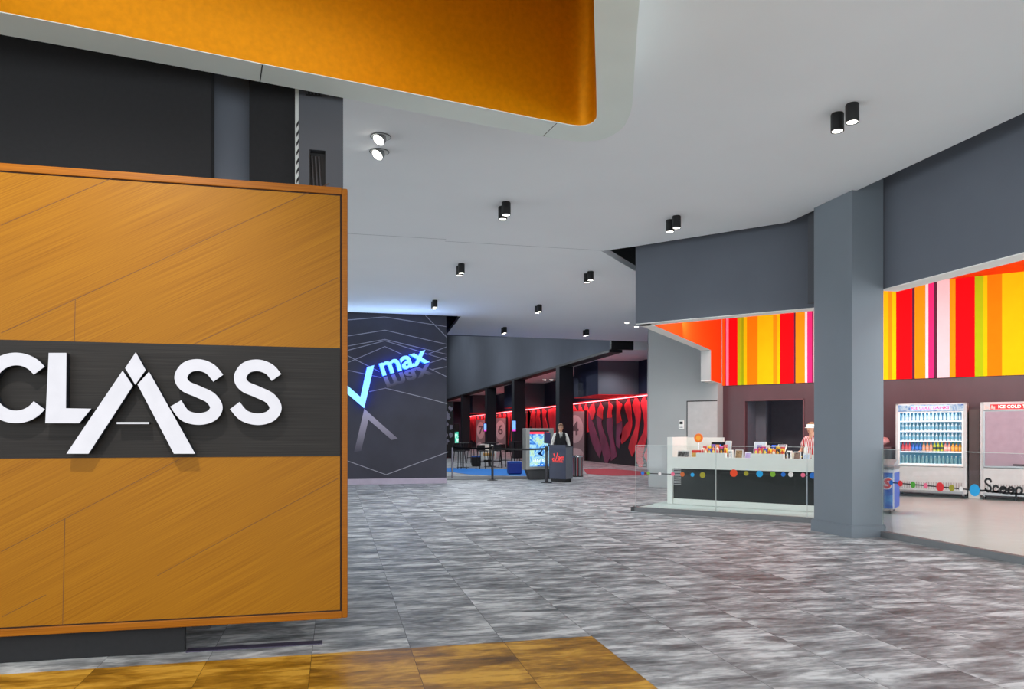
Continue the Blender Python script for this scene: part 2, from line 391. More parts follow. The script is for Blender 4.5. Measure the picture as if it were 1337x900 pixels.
for i in range(len(si)):
    a, b = si[i], si[(i+1) % len(si)]; up.add([(a.x,a.y,ZL+0.006),(b.x,b.y,ZL+0.006),(b.x,b.y,TOPZ),(a.x,a.y,TOPZ)], [(0,1,2,3)])
up.build('upstand', M_orange, ring, smooth=60, merge=True)
capm = MB(); capm.prism([(p.x, p.y) for p in ri], 'z', TOPZ, TOPZ+0.03); capm.build('top_panel', M_orange, ring)
# ---- black roof over the voids
rf = MB(); rf.box((-12, -6, 6.3), (18.5, 26.6, 6.4)); rf.box((2, 26.6, 11.6), (18.5, 78, 11.7)); rf.box((2, 26.55, 6.3), (18.5, 26.65, 11.7)); struct('roof', rf, M_matte)
hb = MB(); hb.box((2.0, 26.4, 4.96), (6.0, 26.55, 6.3)); struct('beam_foyer', hb, mat('void_navy', (24,34,70), 0.8))
# ---- walls behind the wooden wall
w = MB(); w.box((-12, 7.0, 0), (-1.07, 7.18, 5.6)); struct('wall_black', w, M_black)
def vwall(name, A, B, z0, z1, th, m, mats=None):
    A = Vector((*A, 0)); B = Vector((*B, 0)); d = (B-A).normalized(); q = Vector((-d.y, d.x, 0))*th
    mb = MB().prism([(A.x,A.y),(B.x,B.y),(B.x+q.x,B.y+q.y),(A.x+q.x,A.y+q.y)], 'z', z0, z1)
    return struct(name, mb, m)
p275 = onY(275, 100, 7.18); p328 = onY(328, 100, 7.3); p385 = onY(385, 100, 7.1); p448 = onY(448, 132, 7.0)
vwall('wall_grey_return', (-1.3, 7.2), (p328.x, 7.32), 0, 5.6, 0.1, M_grey)
vwall('wall_black_pier', (p328.x-0.002, 7.16), (p385.x, 7.14), 0, 5.6, 0.14, M_black)
a_, b_ = onY(385.3, 100, 7.13), onY(392, 100, 7.3)
ws = MB(); ws.box((a_.x, 7.12, 0), (b_.x, 7.15, 5.6)); 
ws.mat(1)
for k in range(9): 
    z = 3.6+k*0.085; ws.add([(a_.x+0.012,7.117,z),(b_.x,7.117,z+0.05),(b_.x,7.117,z+0.085),(a_.x+0.012,7.117,z+0.035)], [(0,1,2,3)])
struct('trim_1', ws, [M_white, M_matte])
nw = MB()
x0, x1 = b_.x, p448.x
sl0, sl1 = onY(404, 195, 7.0), onY(425, 241, 7.0)
zt, zb = sl0.z, sl1.z-0.25
nw.box((x0, 7.0, 0), (sl0.x, 7.15, 5.6)).box((sl1.x, 7.0, 0), (x1, 7.15, 5.6)).box((sl0.x, 7.0, zt), (sl1.x, 7.15, 5.6)).box((sl0.x, 7.0, 0), (sl1.x, 7.15, zb))
struct('wall_grey_nib', nw, M_grey_d)
rc = thing('wall_niche', 'dark wall niche holding upright chrome tubes above the end of the wooden wall', 'wall niche', (sl0.x, 7.02, zb))
wd = sl1.x-sl0.x; hh = zt-zb
q = MB(); q.box((0,0.07,0),(wd,0.1,hh)); q.box((0,0,0),(0.006,0.07,hh)); q.box((wd-0.006,0,0),(wd,0.07,hh)); q.build('liner', M_matte, rc)
for k in (0.35, 0.58, 0.8):
    MB().tube([(wd*k,0.04,0.01),(wd*k-0.03,0.035,hh-0.04)], 0.007, 10).build('chrome_tube', mat('dark_steel', (90,92,98), 0.3, 0.6), rc, smooth=True)
MB().tube([(0.008,0.03,hh*0.42),(wd-0.008,0.03,hh*0.42)], 0.006, 8).build('cross_bar', M_chrome, rc, smooth=True)
v0, v1 = onY(399, 119, 6.98), onY(420, 122.5, 6.98)
vt = thing('wall_vent', 'small black slotted vent high on the dark grey wall nib', 'vent', (v0.x, 6.985, v1.z-0.02))
MB().box((0,0,0),(v1.x-v0.x,0.015,0.05)).build('vent_frame', M_matte, vt)
sl = MB()
for k in range(5): sl.box((0.008+k*0.03,-0.004,0.008),(0.02+k*0.03,0.002,0.042))
sl.build('louvre', M_grey_d, vt)

# ---- feature wall with the cinema sign
YV = 22.1
xr = onY(583, 500, YV).x
fw = MB(); fw.box((-9, YV, 0.16), (xr, YV+0.3, 6.2))
fw.mat(1)
def vx(p): q = onY(p[0], p[1], YV); return (q.x, q.z)
def vline(pts, w=0.010):
    fw.ribbon([vx(p) for p in pts], w, 'y', YV-0.006, YV+0.001)
cr = lambda x, y: (450+x/7.5, 400+y/7.5)
for pts in ([(0,137),(390,105),(995,200)], [(0,297),(395,235),(995,372)], [(0,395),(395,325),(995,470)], [(0,440),(395,338),(995,525)],
            [(0,565),(395,395),(560,470)], [(0,470),(340,640)], [(0,620),(360,700)], [(790,90),(1000,305)], [(800,475),(1000,398)], [(820,560),(1000,500)],
            [(850,622),(1000,592)], [(240,838),(400,803),(800,900),(1005,955)], [(830,610),(1000,690)]):
    vline([cr(*p) for p in pts])
cq = lambda x, y: (450+x/6.925, 510+y/6.925)
vline([cq(0,628), cq(375,762), cq(935,556)])
# printed reflections of the letter V
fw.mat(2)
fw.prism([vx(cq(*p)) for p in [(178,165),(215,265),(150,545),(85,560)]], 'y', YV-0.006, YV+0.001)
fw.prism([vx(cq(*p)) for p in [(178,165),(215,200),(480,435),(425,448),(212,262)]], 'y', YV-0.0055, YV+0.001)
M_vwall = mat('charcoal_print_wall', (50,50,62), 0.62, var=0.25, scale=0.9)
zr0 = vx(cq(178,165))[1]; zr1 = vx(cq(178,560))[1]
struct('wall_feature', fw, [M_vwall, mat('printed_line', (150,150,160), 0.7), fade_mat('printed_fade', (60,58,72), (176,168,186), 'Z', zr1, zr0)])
pl = MB(); pl.box((-9, YV-0.05, 0), (xr, YV+0.3, 0.16)); struct('baseboard_feature', pl, mat('plinth_lilac', (176,166,182), 0.5))
en = MB(); en.box((xr-0.02, YV+0.3, 0), (xr, 77, 11.6)); struct('wall_foyer_west', en, M_navy)
# lit sign
M_bluelit = mat('blue_lit_acrylic', (120,190,250), 0.3, emit=(130,205,255), es=0.85, var=0.25, scale=5)
M_blueside = mat('blue_lit_return', (10,80,220), 0.4, emit=(0,70,255), es=4.5)
YS = YV-0.16
sg = thing('illuminated_sign', 'blue lit cinema sign of a large V and small letters on the charcoal wall', 'sign', (0, YS, 0))
sx_ = lambda p: (onY(p[0], p[1], YS).x, onY(p[0], p[1], YS).z)
MB().prism([sx_(p) for p in [(479.3,479.7),(488.6,477),(475.5,533.1),(470,521)]], 'y', -0.02, 0.0).build('letter_v_right_stroke', M_bluelit, sg)
MB().prism([sx_(p) for p in [(432,485),(441,492.5),(471,519),(475.2,533),(432,496)]], 'y', -0.022, -0.001).build('letter_v_left_stroke', M_bluelit, sg)
MB().prism([sx_(p) for p in [(479.0,480.2),(488.4,477.5),(475.4,532.7),(470.2,521.5)]], 'y', 0.0, 0.14).build('letter_v_return', M_blueside, sg)
b0 = Vector((*sx_((499.8,491.5)), 0)); b1 = Vector((*sx_((561.0,473.2)), 0))
ang = math.atan2(b1.y-b0.y, b1.x-b0.x); blen = (b1-b0).length
def word_glyphs(mirror=False):
    """each letter as (verts, faces) laid on the sign's own baseline"""
    res = []; vsall, _ = text_mesh('max', 1.0, 0.0, 0.025, align='LEFT')
    xa = min(v.x for v in vsall); xb = max(v.x for v in vsall); ya = min(v.y for v in vsall); yb = max(v.y for v in vsall)
    vs, fs = text_mesh('max', 1.0, 0.05, 0.025, align='LEFT')
    sx2 = blen/(xb-xa); sy2 = 0.385/(yb-ya)
    # split into the three letters by connected pieces (points at one place count as one)
    seen = {}; par = []
    for i, v in enumerate(vs):
        key = (round(v.x, 4), round(v.y, 4)); par.append(seen.setdefault(key, i))
    def find(i):
        while par[i] != i: par[i] = par[par[i]]; i = par[i]
        return i
    for f in fs:
        for i in f[1:]: par[find(i)] = find(f[0])
    comps = {}
    for i in range(len(vs)): comps.setdefault(find(i), []).append(i)
    for r in sorted(comps, key=lambda r: min(vs[i].x for i in comps[r])):
        idx = {i: k for k, i in enumerate(comps[r])}
        V_ = []
        for i in comps[r]:
            x = (vs[i].x-xa)*sx2; y = (vs[i].y-ya)*sy2
            if mirror: y = -y*0.86-0.03; x += 0.25*(-y)*0.3
            V_.append((x, y, vs[i].z))
        res.append((V_, [[idx[i] for i in f] for f in fs if find(f[0]) == r]))
    return res
MW = T((b0.x, 0, b0.y)) @ Matrix.Rotation(-ang, 4, 'Y')
for (V_, F_), nm in zip(word_glyphs(), ('letter_m', 'letter_a', 'letter_x')):
    lt = MB().add([(v[0], -0.02 if v[2] > 0 else 0.0, v[1]) for v in V_], F_, MW).build(nm, M_bluelit, sg)
    MB().add([(v[0]*0.998, 0.001 if v[2] > 0 else 0.14, v[1]) for v in V_], F_, MW).build('return', M_blueside, lt)
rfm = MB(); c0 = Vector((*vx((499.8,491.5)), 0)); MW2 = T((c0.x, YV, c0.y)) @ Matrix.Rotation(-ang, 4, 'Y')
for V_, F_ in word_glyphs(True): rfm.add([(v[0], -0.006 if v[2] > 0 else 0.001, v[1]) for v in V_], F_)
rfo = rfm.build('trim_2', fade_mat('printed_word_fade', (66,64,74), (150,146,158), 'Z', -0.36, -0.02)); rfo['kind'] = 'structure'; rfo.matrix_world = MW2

# ---- foyer beyond: beam, columns, mural wall
XB = 10.1; ZB = 4.65
be = MB(); be.box((XB, 26.9, ZB), (XB+0.5, 77, 11.6)); struct('wall_foyer_bulkhead', be, M_grey)
bs = MB(); bs.box((XB-0.02, 26.9, ZB-0.1), (XB+0.5, 77, ZB)); struct('trim_3', bs, M_matte)
fc = MB(); fc.box((XB+0.5, 26.9, ZB), (14.2, 77, ZB+0.1)); struct('ceiling_foyer', fc, M_ceil); tf = MB(); tf.box((XB, 26.75, ZB), (11.0, 26.9, 6.3)); tf.mat(1).box((11.0, 26.75, ZB), (14.2, 26.9, 6.3)); struct('trim_6', tf, [M_matte, M_ceil])
for px in (737.5, 677.5, 641, 608):
    d = ray(px, 565); Yc = (XB+0.28)/d[0]*d[1]
    hw = 0.36
    c_ = MB(); c_.rbox((XB-0.08, Yc-0.3, 0), (XB+0.6, Yc+0.3, ZB-0.09), 0.02); struct('wall_foyer_column', c_, mat('black_column', (14,15,26), 0.6))
ew = MB(); ew.box((3, 76, 0), (14.2, 76.3, 11.6)); struct('wall_foyer_end', ew, M_navy)
XM = 12.92; ZS = 3.1
mw = MB(); mw.box((XM, 22.5, 0), (XM+0.3, 76, ZS))
struct('wall_mural', mw, mat('mural_black', (26,22,30), 0.5, var=0.3, scale=0.8))
nv = MB(); nv.box((XM+0.06, 22.5, ZS), (XM+0.3, 76, ZB)); struct('wall_mural_upper', nv, M_navy)
lc = MB(); lc.box((XM-0.10, 24.5, ZS), (XM+0.06, 76, ZS+0.07)); 
lc.mat(1).box((XM-0.09, 24.5, ZS-0.035), (XM-0.03, 76, ZS))
struct('cove_mural', lc, [mat('red_cove', (200,40,50), 0.5), mat('pink_led', (255,120,125), 0.4, emit=(255,96,104), es=2.6)])
# ribbons of the mural, traced on the wall in its own Y-z plane
M_rib = mat('mural_red', (232,48,60), 0.4, var=0.22, scale=1.4); M_ribd = mat('mural_plum', (132,56,88), 0.45, var=0.25, scale=1.4)
mu = thing('wall_mural_art', 'big mural of curling red ribbons on black under a pink light strip', 'mural', (XM-0.012, 0, 0))
cm = lambda x, y: onX(590+x/4.952, 480+y/4.952, XM)
def rib(pts, w0, mats_split=None):
    q = [cm(*p) for p in pts]
    line = catmull([(v.y, v.z) for v in q], 5)
    hw = []
    for k, (Y_, z_) in enumerate(line):
        hw.append(w0*1.35*(0.8+0.2*math.sin(k*0.6+Y_)))
    return line, hw
near = [([(925,262),(900,305),(895,350),(920,450),(965,560)], .30, 1), ([(972,245),(958,310),(958,375),(982,480),(1015,605)], .34, 1), ([(1030,235),(1020,310),(1025,400),(1040,500),(1050,590)], .30, 1),
        ([(1085,225),(1078,300),(1085,400),(1075,515)], .28, 2), ([(1132,220),(1150,310),(1150,380),(1095,470)], .25, 0), ([(1180,214),(1205,300),(1195,420),(1155,550)], .26, 0),
        ([(1232,206),(1262,300),(1255,420),(1212,560),(1232,640)], .27, 0), ([(1275,200),(1310,300),(1300,450),(1260,600)], .25, 0),
        ([(1330,195),(1350,300),(1340,450),(1310,600)], .25, 0)]
near += [([(505,282),(500,330),(505,390)], .42, 0), ([(535,280),(528,340),(530,420)], .42, 0), ([(565,276),(558,340),(565,450)], .42, 0), ([(600,272),(598,340),(615,450)], .42, 0),
         ([(638,268),(640,340),(650,440)], .42, 0), ([(672,262),(665,350),(660,450)], .42, 0), ([(712,255),(700,350),(715,470)], .4, 0), ([(755,250),(745,340),(770,470)], .4, 0), ([(800,262),(790,330),(800,420)],.35,0), ([(840,262),(835,300),(850,420)],.35,0), ([(880,262),(872,300),(875,420)],.3,0)]
for pts, w0, kind in near:
    line, hw = rib(pts, w0); n = len(line); r_ = MB()
    if kind == 0:
        r_.ribbon(line, hw, 'x', -0.012, 0.012)
    else:
        k = max(2, int(n*(0.3 if kind == 1 else 0.55))); r_.ribbon(line[:k+1], hw[:k+1], 'x', -0.012, 0.012); r_.mat(1).ribbon(line[k:], hw[k:], 'x', -0.012, 0.012)
    r_.build('painted_ribbon', [M_rib, M_ribd], mu)
k = 0; Yy = 50.0
while Yy < 75.5:
    z1 = 3.02; ph = k*0.9
    line = [(Yy+0.5*math.sin(ph+t*2.2), z1-t*2.3) for t in [i/10 for i in range(11)]]
    MB().ribbon(line, 0.5, 'x', -0.012, 0.012).build('painted_ribbon', M_rib, mu); Yy += 1.35; k += 1
# hanging boxes over the cinema doors
for i, (Y0, lab) in enumerate(((31.0, 'grey and navy box hung from the foyer ceiling, red underneath, closest to the snack bar'),
                               (46.4, 'grey box with red underside hung left of the first black foyer column'),
                               (62.0, 'small grey hanging box over the cinema doors, farthest along the foyer'))):
    t = thing('hanging_box', lab, 'ceiling box', (11.1, Y0, 3.14), 0, 'hanging boxes over the cinema doors')
    MB().box((0, 0, 0.03), (XM+0.06-11.1, 3.4, ZB-3.14)).build('casing', [M_grey], t)
    MB().box((-0.012, 0.0, 0.03), (0, 3.4, ZB-3.14)).build('side_panel', M_navy, t)
    MB().box((0.0, 0.0, 0), (XM+0.06-11.1, 3.4, 0.03)).build('underside', M_redpaint, t)
# numbered portals
def portal(num, px0, px1, Y0, lab):
    a = onY(px0, 565, Y0).x; b = onY(px1, 565, Y0).x
    t = thing('cinema_portal', lab, 'portal', (a, Y0, 0), 0, 'numbered cinema portals')
    wd = b-a; h = 2.62
    MB().box((0, 0, 0), (wd, 0.06, h)).build('front_panel', mat('portal_grey', (168,168,170), 0.5, var=0.12, scale=2), t)
    we = min(wd+0.32, XM-0.03-a); MB().box((wd, 0.0, 0), (we, 1.2, h+0.05)).build('side_panel', M_matte, t)
    MB().box((0, 0.06, h), (wd-0.001, 1.0, h+0.05)).build('top_panel', M_redpaint, t)
    d = MB()
    for cz in (1.68, 0.35):
        d.prism([(wd*0.5+wd*0.44*math.cos(2*math.pi*k/28), cz+(0.74 if cz > 1 else 0.33)*math.sin(2*math.pi*k/28)) for k in range(28)], 'y', -0.008, 0.0)
    d.build('white_oval', mat('portal_white', (226,226,226), 0.5), t)
    n_ = MB(); put_text(n_, num, 1.0, T((wd*0.5, -0.012, 1.68)), extrude=0.004, offset=0.02, xs=0.8); n_.build('number', mat('portal_number', (120,120,124), 0.5), t)
    return t
portal('4', 738.5, 763.0, 37.8, 'tall grey portal panel with white oval and number 4 beside the podium attendant')
portal('6', 646, 660.5, 56.6, 'narrow grey portal panel with number 6 between two black columns')
portal('7', 622, 633, 64.5, 'far narrow grey portal panel with number 7')
gp = MB(); q0 = onY(583, 565, 44.0); q1 = onY(592, 565, 44.0)
tg = thing('graphic_pillar', 'black and white patterned pillar just past the charcoal feature wall edge', 'pillar', (q0.x-1.0, 44.0, 0))
MB().box((0,0,0),(q1.x-q0.x+1.0,0.6,3.3)).build('shaft', M_matte, tg)
gp = MB(); rr = random.Random(3)
wdp = q1.x-q0.x+1.0
for i in range(30):
    x = rr.uniform(0.55, wdp-0.12); z = rr.uniform(0.9, 3.1); s_ = rr.uniform(0.06, 0.2)
    gp.prism([(min(wdp, x+s_*math.cos(a)*rr.uniform(.4,1)), z+s_*1.3*math.sin(a)*rr.uniform(.4,1)) for a in [j*math.pi/4 for j in range(8)]], 'y', -0.008-0.0002*i, 0.0)
gp.build('white_pattern', mat('pattern_white', (150,148,166), 0.6), tg)

# ================================================================== CONCESSION
ZK = 0.08                                              # raised kitchen floor
BF, BC, BB = 13.05, 14.05, 19.5                        # facade, counter front, back wall
def kmb(): return MB()
def kstruct(name, mb, mats, **kw): return struct(name, mb, mats, rz=RC, **kw)
# raised floor + curb
XR = 7.62
def toab(X, Y): return (X*E1.x+Y*E1.y, X*EN.x+Y*EN.y)
cor = Vector((7.66, 9.4))
kf = [toab(*p) for p in ((5.52,13.42),(7.70,10.98),(7.66,9.4),(7.64,2.0),(14.2,2.0))]
aL, aR = -9.2, toab(14.2, 2.0)[0]
kpoly = [(-6.29, BF), (-2.9, BF)]+[toab(7.66, 9.4), toab(7.64, 2.0)]+[(6.5, BB+0.3), (-6.5, BB+0.3)]
kfm = MB().prism(kpoly, 'z', 0, ZK-0.002); kstruct('floor_kitchen', kfm, M_kfloor)
cu = MB(); cu.box((-6.36, BF-0.06, 0), (-2.75, BF+0.05, ZK+0.004)); cu.box((-6.36, BF-0.06, 0), (-6.28, BF+0.8, ZK+0.004)); kstruct('curb_front', cu, M_curb)
cu = MB(); cu.box((7.585, 2.0, 0), (7.69, 9.36, ZK+0.004)); struct('curb_right', cu, M_curb)
# walls of the kitchen
M_lgrey = mat('pale_grey_wall', (164,168,168), 0.6, var=0.03, scale=1)
aw0 = onb(847, 470, 19.1)[0]; aw1 = onb(937, 505, 19.1)[0]
kw = MB(); kw.box((aw0, 19.1, 0), (aw1, BB+0.45, 6.2)); kstruct('wall_concession', kw, M_lgrey)
A_ = P(aw0, 19.1); 
sd = MB(); B2 = A_*1.49; sd.prism([(A_.x,A_.y),(A_.x+0.25,A_.y+0.1),(B2.x+0.4,B2.y),(B2.x+0.02,B2.y+0.2)], 'z', 0, 6.2); struct('wall_concession_side', sd, M_lgrey)
# back wall with doorway
d0 = onb(973, 524, BB+0.001); d1 = onb(1048.5, 524, BB+0.001)
ZST = 2.74
bw = MB(); bw.box((aw1-0.3, BB, 0), (d0[0], BB+0.15, ZST)); bw.box((d1[0], BB, 0), (7.0, BB+0.15, ZST)); bw.box((d0[0], BB, d0[1]), (d1[0], BB+0.15, ZST))
kstruct('wall_kitchen_back', bw, M_maroon)
dj = MB()
t_ = 0.035
dj.box((d0[0]-t_, BB-0.02, 0.08), (d0[0], BB+0.18, d0[1]+t_)); dj.box((d1[0], BB-0.02, 0.08), (d1[0]+t_, BB+0.18, d0[1]+t_)); dj.box((d0[0]-t_, BB-0.02, d0[1]), (d1[0]+t_, BB+0.18, d0[1]+t_))
kstruct('trim_4', dj, mat('maroon_jamb', (98,60,66), 0.4))
bk = MB(); bk.box((d0[0]-0.6, BB+2.4, 0.08), (d1[0]+2.6, BB+2.5, 2.9)); bk.box((d0[0]-0.02, BB+0.18, 0.08), (d0[0]-0.1, BB+2.4, 2.9)); bk.box((d0[0]+0.25, BB+0.95, 0.08), (d0[0]-0.1, BB+1.1, 2.9))
bk.box((d0[0]-0.6, BB+0.15, 2.75), (d1[0]+2.6, BB+2.5, 2.9)); bk.box((d0[0]-0.6, BB+0.15, 0.0), (d1[0]+2.6, BB+2.5, 0.08)); bk.box((d1[0]+2.5, BB+0.18, 0.08), (d1[0]+2.6, BB+2.4, 2.9))
kstruct('wall_back_room', bk, mat('back_room_grey', (104,102,112), 0.6))
# striped band above
ST = [('y',990),('o2',1020),('y2',1037)]
cols = {'pk':(246,150,190),'red':(232,10,22),'lime':(176,204,22),'lime2':(150,186,20),'y2':(250,214,10),'or':(255,140,10),'yw':(255,208,14),'am':(255,160,20),'dk':(92,40,66),'wh':(250,238,240),'mg':(232,50,130),'pp':(250,216,222),'oo':(255,96,16)}
sx1 = lambda x: onb(825+x/5.348, 503, BB)[0]; sx2 = lambda x: onb(1040+x/2.094, 497, BB)[0]
edges = [(sx1(655),'oo'),(sx1(662),'red'),(sx1(680),'pk'),(sx1(742),'red'),(sx1(770),'lime'),(sx1(785),'lime2'),(sx1(807),'y2'),(sx1(882),'or'),(sx1(990),'yw'),(sx1(1020),'am'),(sx1(1037),'y2'),(sx1(1135),'red'),(sx1(1147),'dk'),(sx1(1212),'am'),(sx1(1228),'wh'),(sx1(1262),'mg'),(sx1(1273),'dk')]
a = sx1(1273); end = sx2(240); seq = [('pp',34),('am',16),('red',53),('lime',22),('y2',12),('or',40),('yw',52)]; tot = sum(s[1] for s in seq)
acc = a
for nme, wv in seq: acc += (end-a)*wv/tot; edges.append((acc, nme))
for x, nme in ((252,'yw'),(262,'am'),(273,'y2'),(317,'red'),(324,'dk'),(353,'am'),(361,'wh'),(376,'mg'),(385,'dk'),(419,'pp'),(435,'am'),(488,'red'),(512,'lime'),(522,'y2'),(562,'or'),(624,'yw'),(634,'am'),(645,'y2'),(690,'red'),(697,'dk'),(730,'am'),(740,'wh'),(760,'mg'),(800,'pp'),(900,'red')): edges.append((sx2(x), nme))
keys = list(cols); stp = MB(); pa = -7.2
ZKC = 4.95
for x, nme in edges:
    stp.mat(keys.index(nme)); stp.box((pa, BB-0.05, ZST), (x, BB+0.15, ZKC)); pa = x
kstruct('wall_stripes', stp, [mat('stripe_'+k, cols[k], 0.75, var=0.02, spec=0.08) for k in keys])
# kitchen ceiling
kc = MB().prism([(-6.3, BF+0.3), (-2.7, BF+0.3), toab(7.95, 9.4), toab(7.95, 2.0), (6.5, BB), (-6.9, BB)], 'z', ZKC, ZKC+0.1); kstruct('ceiling_kitchen', kc, M_red)
# front bulkheads with white undersides
ZF = 3.56
def bulk(name, quad, z0, z1, m=M_grey):
    struct(name, MB().prism(quad, 'z', z0+0.012, z1), m)
    struct(name.replace('wall', 'trim'), MB().prism(quad, 'z', z0, z0+0.012), M_white)
f0 = P(-6.29, BF); f1 = P(-2.75, BF); f0b = P(-6.29, BF+0.28); f1b = P(-2.75, BF+0.28)
bulk('wall_bulkhead_front', [f0.xy, f1.xy, f1b.xy, f0b.xy], ZF, 6.2)
bulk('wall_bulkhead_right', [(7.68, 9.4), (7.98, 9.4), (7.98, 1.5), (7.68, 1.5)], ZF, 6.2)
# left return bulkhead, stepping down at the back
so0 = onz(832, 424, ZF); so1 = onz(915, 458, ZF); dr = (so1-so0).normalized(); nr = Vector((dr.y, -dr.x, 0))*0.25
back_len = ((BB-0.05)-(so0.x*EN.x+so0.y*EN.y))/(dr.x*EN.x+dr.y*EN.y)
so2 = so0+dr*back_len
bulk('wall_bulkhead_left', [so0.xy, so1.xy, (so1+nr).xy, (so0+nr).xy], ZF, 6.2)
bulk('wall_bulkhead_step', [so1.xy, so2.xy, (so2+nr).xy, (so1+nr).xy], 2.79, 6.2, M_lgrey)
lin_ = MB(); i0 = so0+nr+dr*0.3; i1 = so2+nr; e = nr.normalized()*0.012
i1s = so1+nr
lin_.prism([i0.xy, i1s.xy, (i1s+e).xy, (i0+e).xy], 'z', ZF+0.002, ZKC); lin_.prism([i1s.xy, i1.xy, (i1+e).xy, (i1s+e).xy], 'z', 2.8, ZKC)
struct('trim_5', lin_, M_red)
# lobby column
co = MB(); co.box((7.14, 9.30, 0), (7.66, 10.17, 6.2)); struct('column_lobby', co, M_col)
cs = MB(); cs.box((7.105, 9.265, 0), (7.67, 10.20, 0.16)); cs.box((7.12, 9.28, 0.16), (7.665, 10.19, 0.175)); struct('baseboard_column', cs, M_col)
fr_ = MB(); fr_.box((7.34, 10.0, ZF), (7.9, 10.62, 6.2)); struct('wall_column_return', fr_, M_grey_d)
# ---- glass balustrade
ZG = 1.255
M_line = mat('decal_black', (20,20,22), 0.5)
DOT = {k: mat('dot_'+k, c, 0.4) for k, c in dict(blue=(24,110,200), green=(120,170,40), white=(230,226,222), pink=(236,110,140), brown=(196,96,34), sky=(20,160,220), olive=(158,150,30), red=(226,34,44), orange=(232,70,20), lgreen=(70,160,40)).items()}
M_frost = glass('frosted_line', opac=0.55, refl=0.02, col=(226,228,228))
def pane(label, a0, a1, b, dots, lines, root=None, rz=RC, group='glass balustrade panels'):
    t = thing('glass_panel', label, 'glass balustrade', P(a0, b, ZK) if root is None else root, rz, group)
    L_ = a1-a0
    MB().box((0, 0, 0), (L_, 0.012, ZG-ZK)).build('pane', M_glass, t)
    MB().box((0, -0.001, ZG-ZK), (L_, 0.013, ZG-ZK+0.006)).build('polished_edge', M_edge, t)
    MB().box((-0.004, -0.001, 0), (0.0, 0.013, ZG-ZK)).build('side_edge', M_edge, t); MB().box((L_, -0.001, 0), (L_+0.004, 0.013, ZG-ZK)).build('side_edge', M_edge, t)
    lm = MB()
    for pts in lines: lm.ribbon([(x-a0, z-ZK) for x, z in pts], 0.008, 'y', -0.003, -0.0005)
    if lines: lm.build('printed_line', M_line, t)
    for x, z, r, c in dots:
        MB().prism([(x-a0+r*math.cos(2*math.pi*k/24), z-ZK+r*math.sin(2*math.pi*k/24)) for k in range(24)], 'y', -0.005, -0.0005).build('printed_dot', DOT[c], t)
    return t
ge = [onb(830, 582, BF)[0], onb(934.5, 585, BF)[0], onb(1053.5, 588, BF)[0], -2.8]
cz3 = lambda x, y: onb(820+x/5.348, 560+y/5.348, BF)
def dd(x, y, r, c): a, z = cz3(x, y); return (a, z, r, c)
p1 = pane('left clear glass panel before the snack counter, seven coloured dots', ge[0], ge[1]-0.008, BF,
     [dd(102,310,.034,'blue'), dd(143,310,.034,'green'), dd(222,315,.030,'white'), dd(313,317,.036,'pink'), dd(380,319,.042,'brown'), dd(450,322,.036,'sky'), dd(521,324,.052,'olive')],
     [[cz3(102,311), cz3(222,315), cz3(380,320), cz3(520,325), cz3(611,327)]])
fm = MB()
for k in range(16): 
    y0 = 135+k*9.5; aa, zz = cz3(60, y0); ab, zb_ = cz3(265, y0+8); 
    fm.box((aa-ge[0]+0.01*(k % 3), -0.004, zz-ZK), (ab-ge[0], -0.0005, zz-ZK+0.007))
for k in range(11):
    y0 = 288+k*10; aa, zz = cz3(312, y0); ab, zb_ = cz3(370, y0)
    fm.box((aa-ge[0], -0.004, zz-ZK), (ab-ge[0], -0.0005, zz-ZK+0.008))
fm.build('frosted_lines', M_frost, p1)
pane('middle clear glass panel before the snack counter with large orange dot', ge[1]+0.008, ge[2]-0.008, BF,
     [dd(738,310,.066,'orange'), dd(825,312,.040,'olive'), dd(919,315,.056,'sky'), dd(1011,318,.045,'green'), dd(1084,320,.036,'blue'), dd(1137,320,.042,'white'), dd(1222,324,.036,'pink')],
     [[cz3(617,327), cz3(640,325), cz3(648,308), cz3(740,308), cz3(1011,319), cz3(1238,324)]])
pane('short clear glass panel between the snack counter and the grey column', ge[2]+0.008, ge[3], BF, [dd(1290,328,.05,'blue')], [[cz3(1245,325), cz3(1300,327)]])
# right-hand glass along X = 7.64: own frame, local x runs towards the camera
XG = 7.64
def onG(px, py): v = onX(px, py, XG); return (9.3-v.y, v.z)
c8 = lambda x, y: onG(1145+x/5.29, 500+y/5.29)
def d8(x, y, r, c): s_, z = c8(x, y); return (s_, z, r, c)
gl = pane('long clear glass panel right of the grey column with black Scoop lettering', 0.0, 5.6, 0, [d8(100,690,.036,'blue'), d8(162,696,.042,'red'), d8(250,704,.044,'lgreen'), d8(338,712,.036,'pink'), d8(437,720,.060,'red'), d8(517,727,.042,'olive'), d8(582,733,.03,'white'), d8(676,742,.074,'sky')],
     [[c8(100,690), c8(250,703), c8(437,719), c8(582,733), c8(750,747)]], root=(XG, 9.3, ZK), rz=-math.pi/2)
cS = lambda x, y: onG(1270+x/15.0, 610+y/15.0)
def script(pts, k=6):
    return [ (p[0], p[1]-ZK) for p in catmull([cS(*p) for p in pts], k)]
sc = MB()
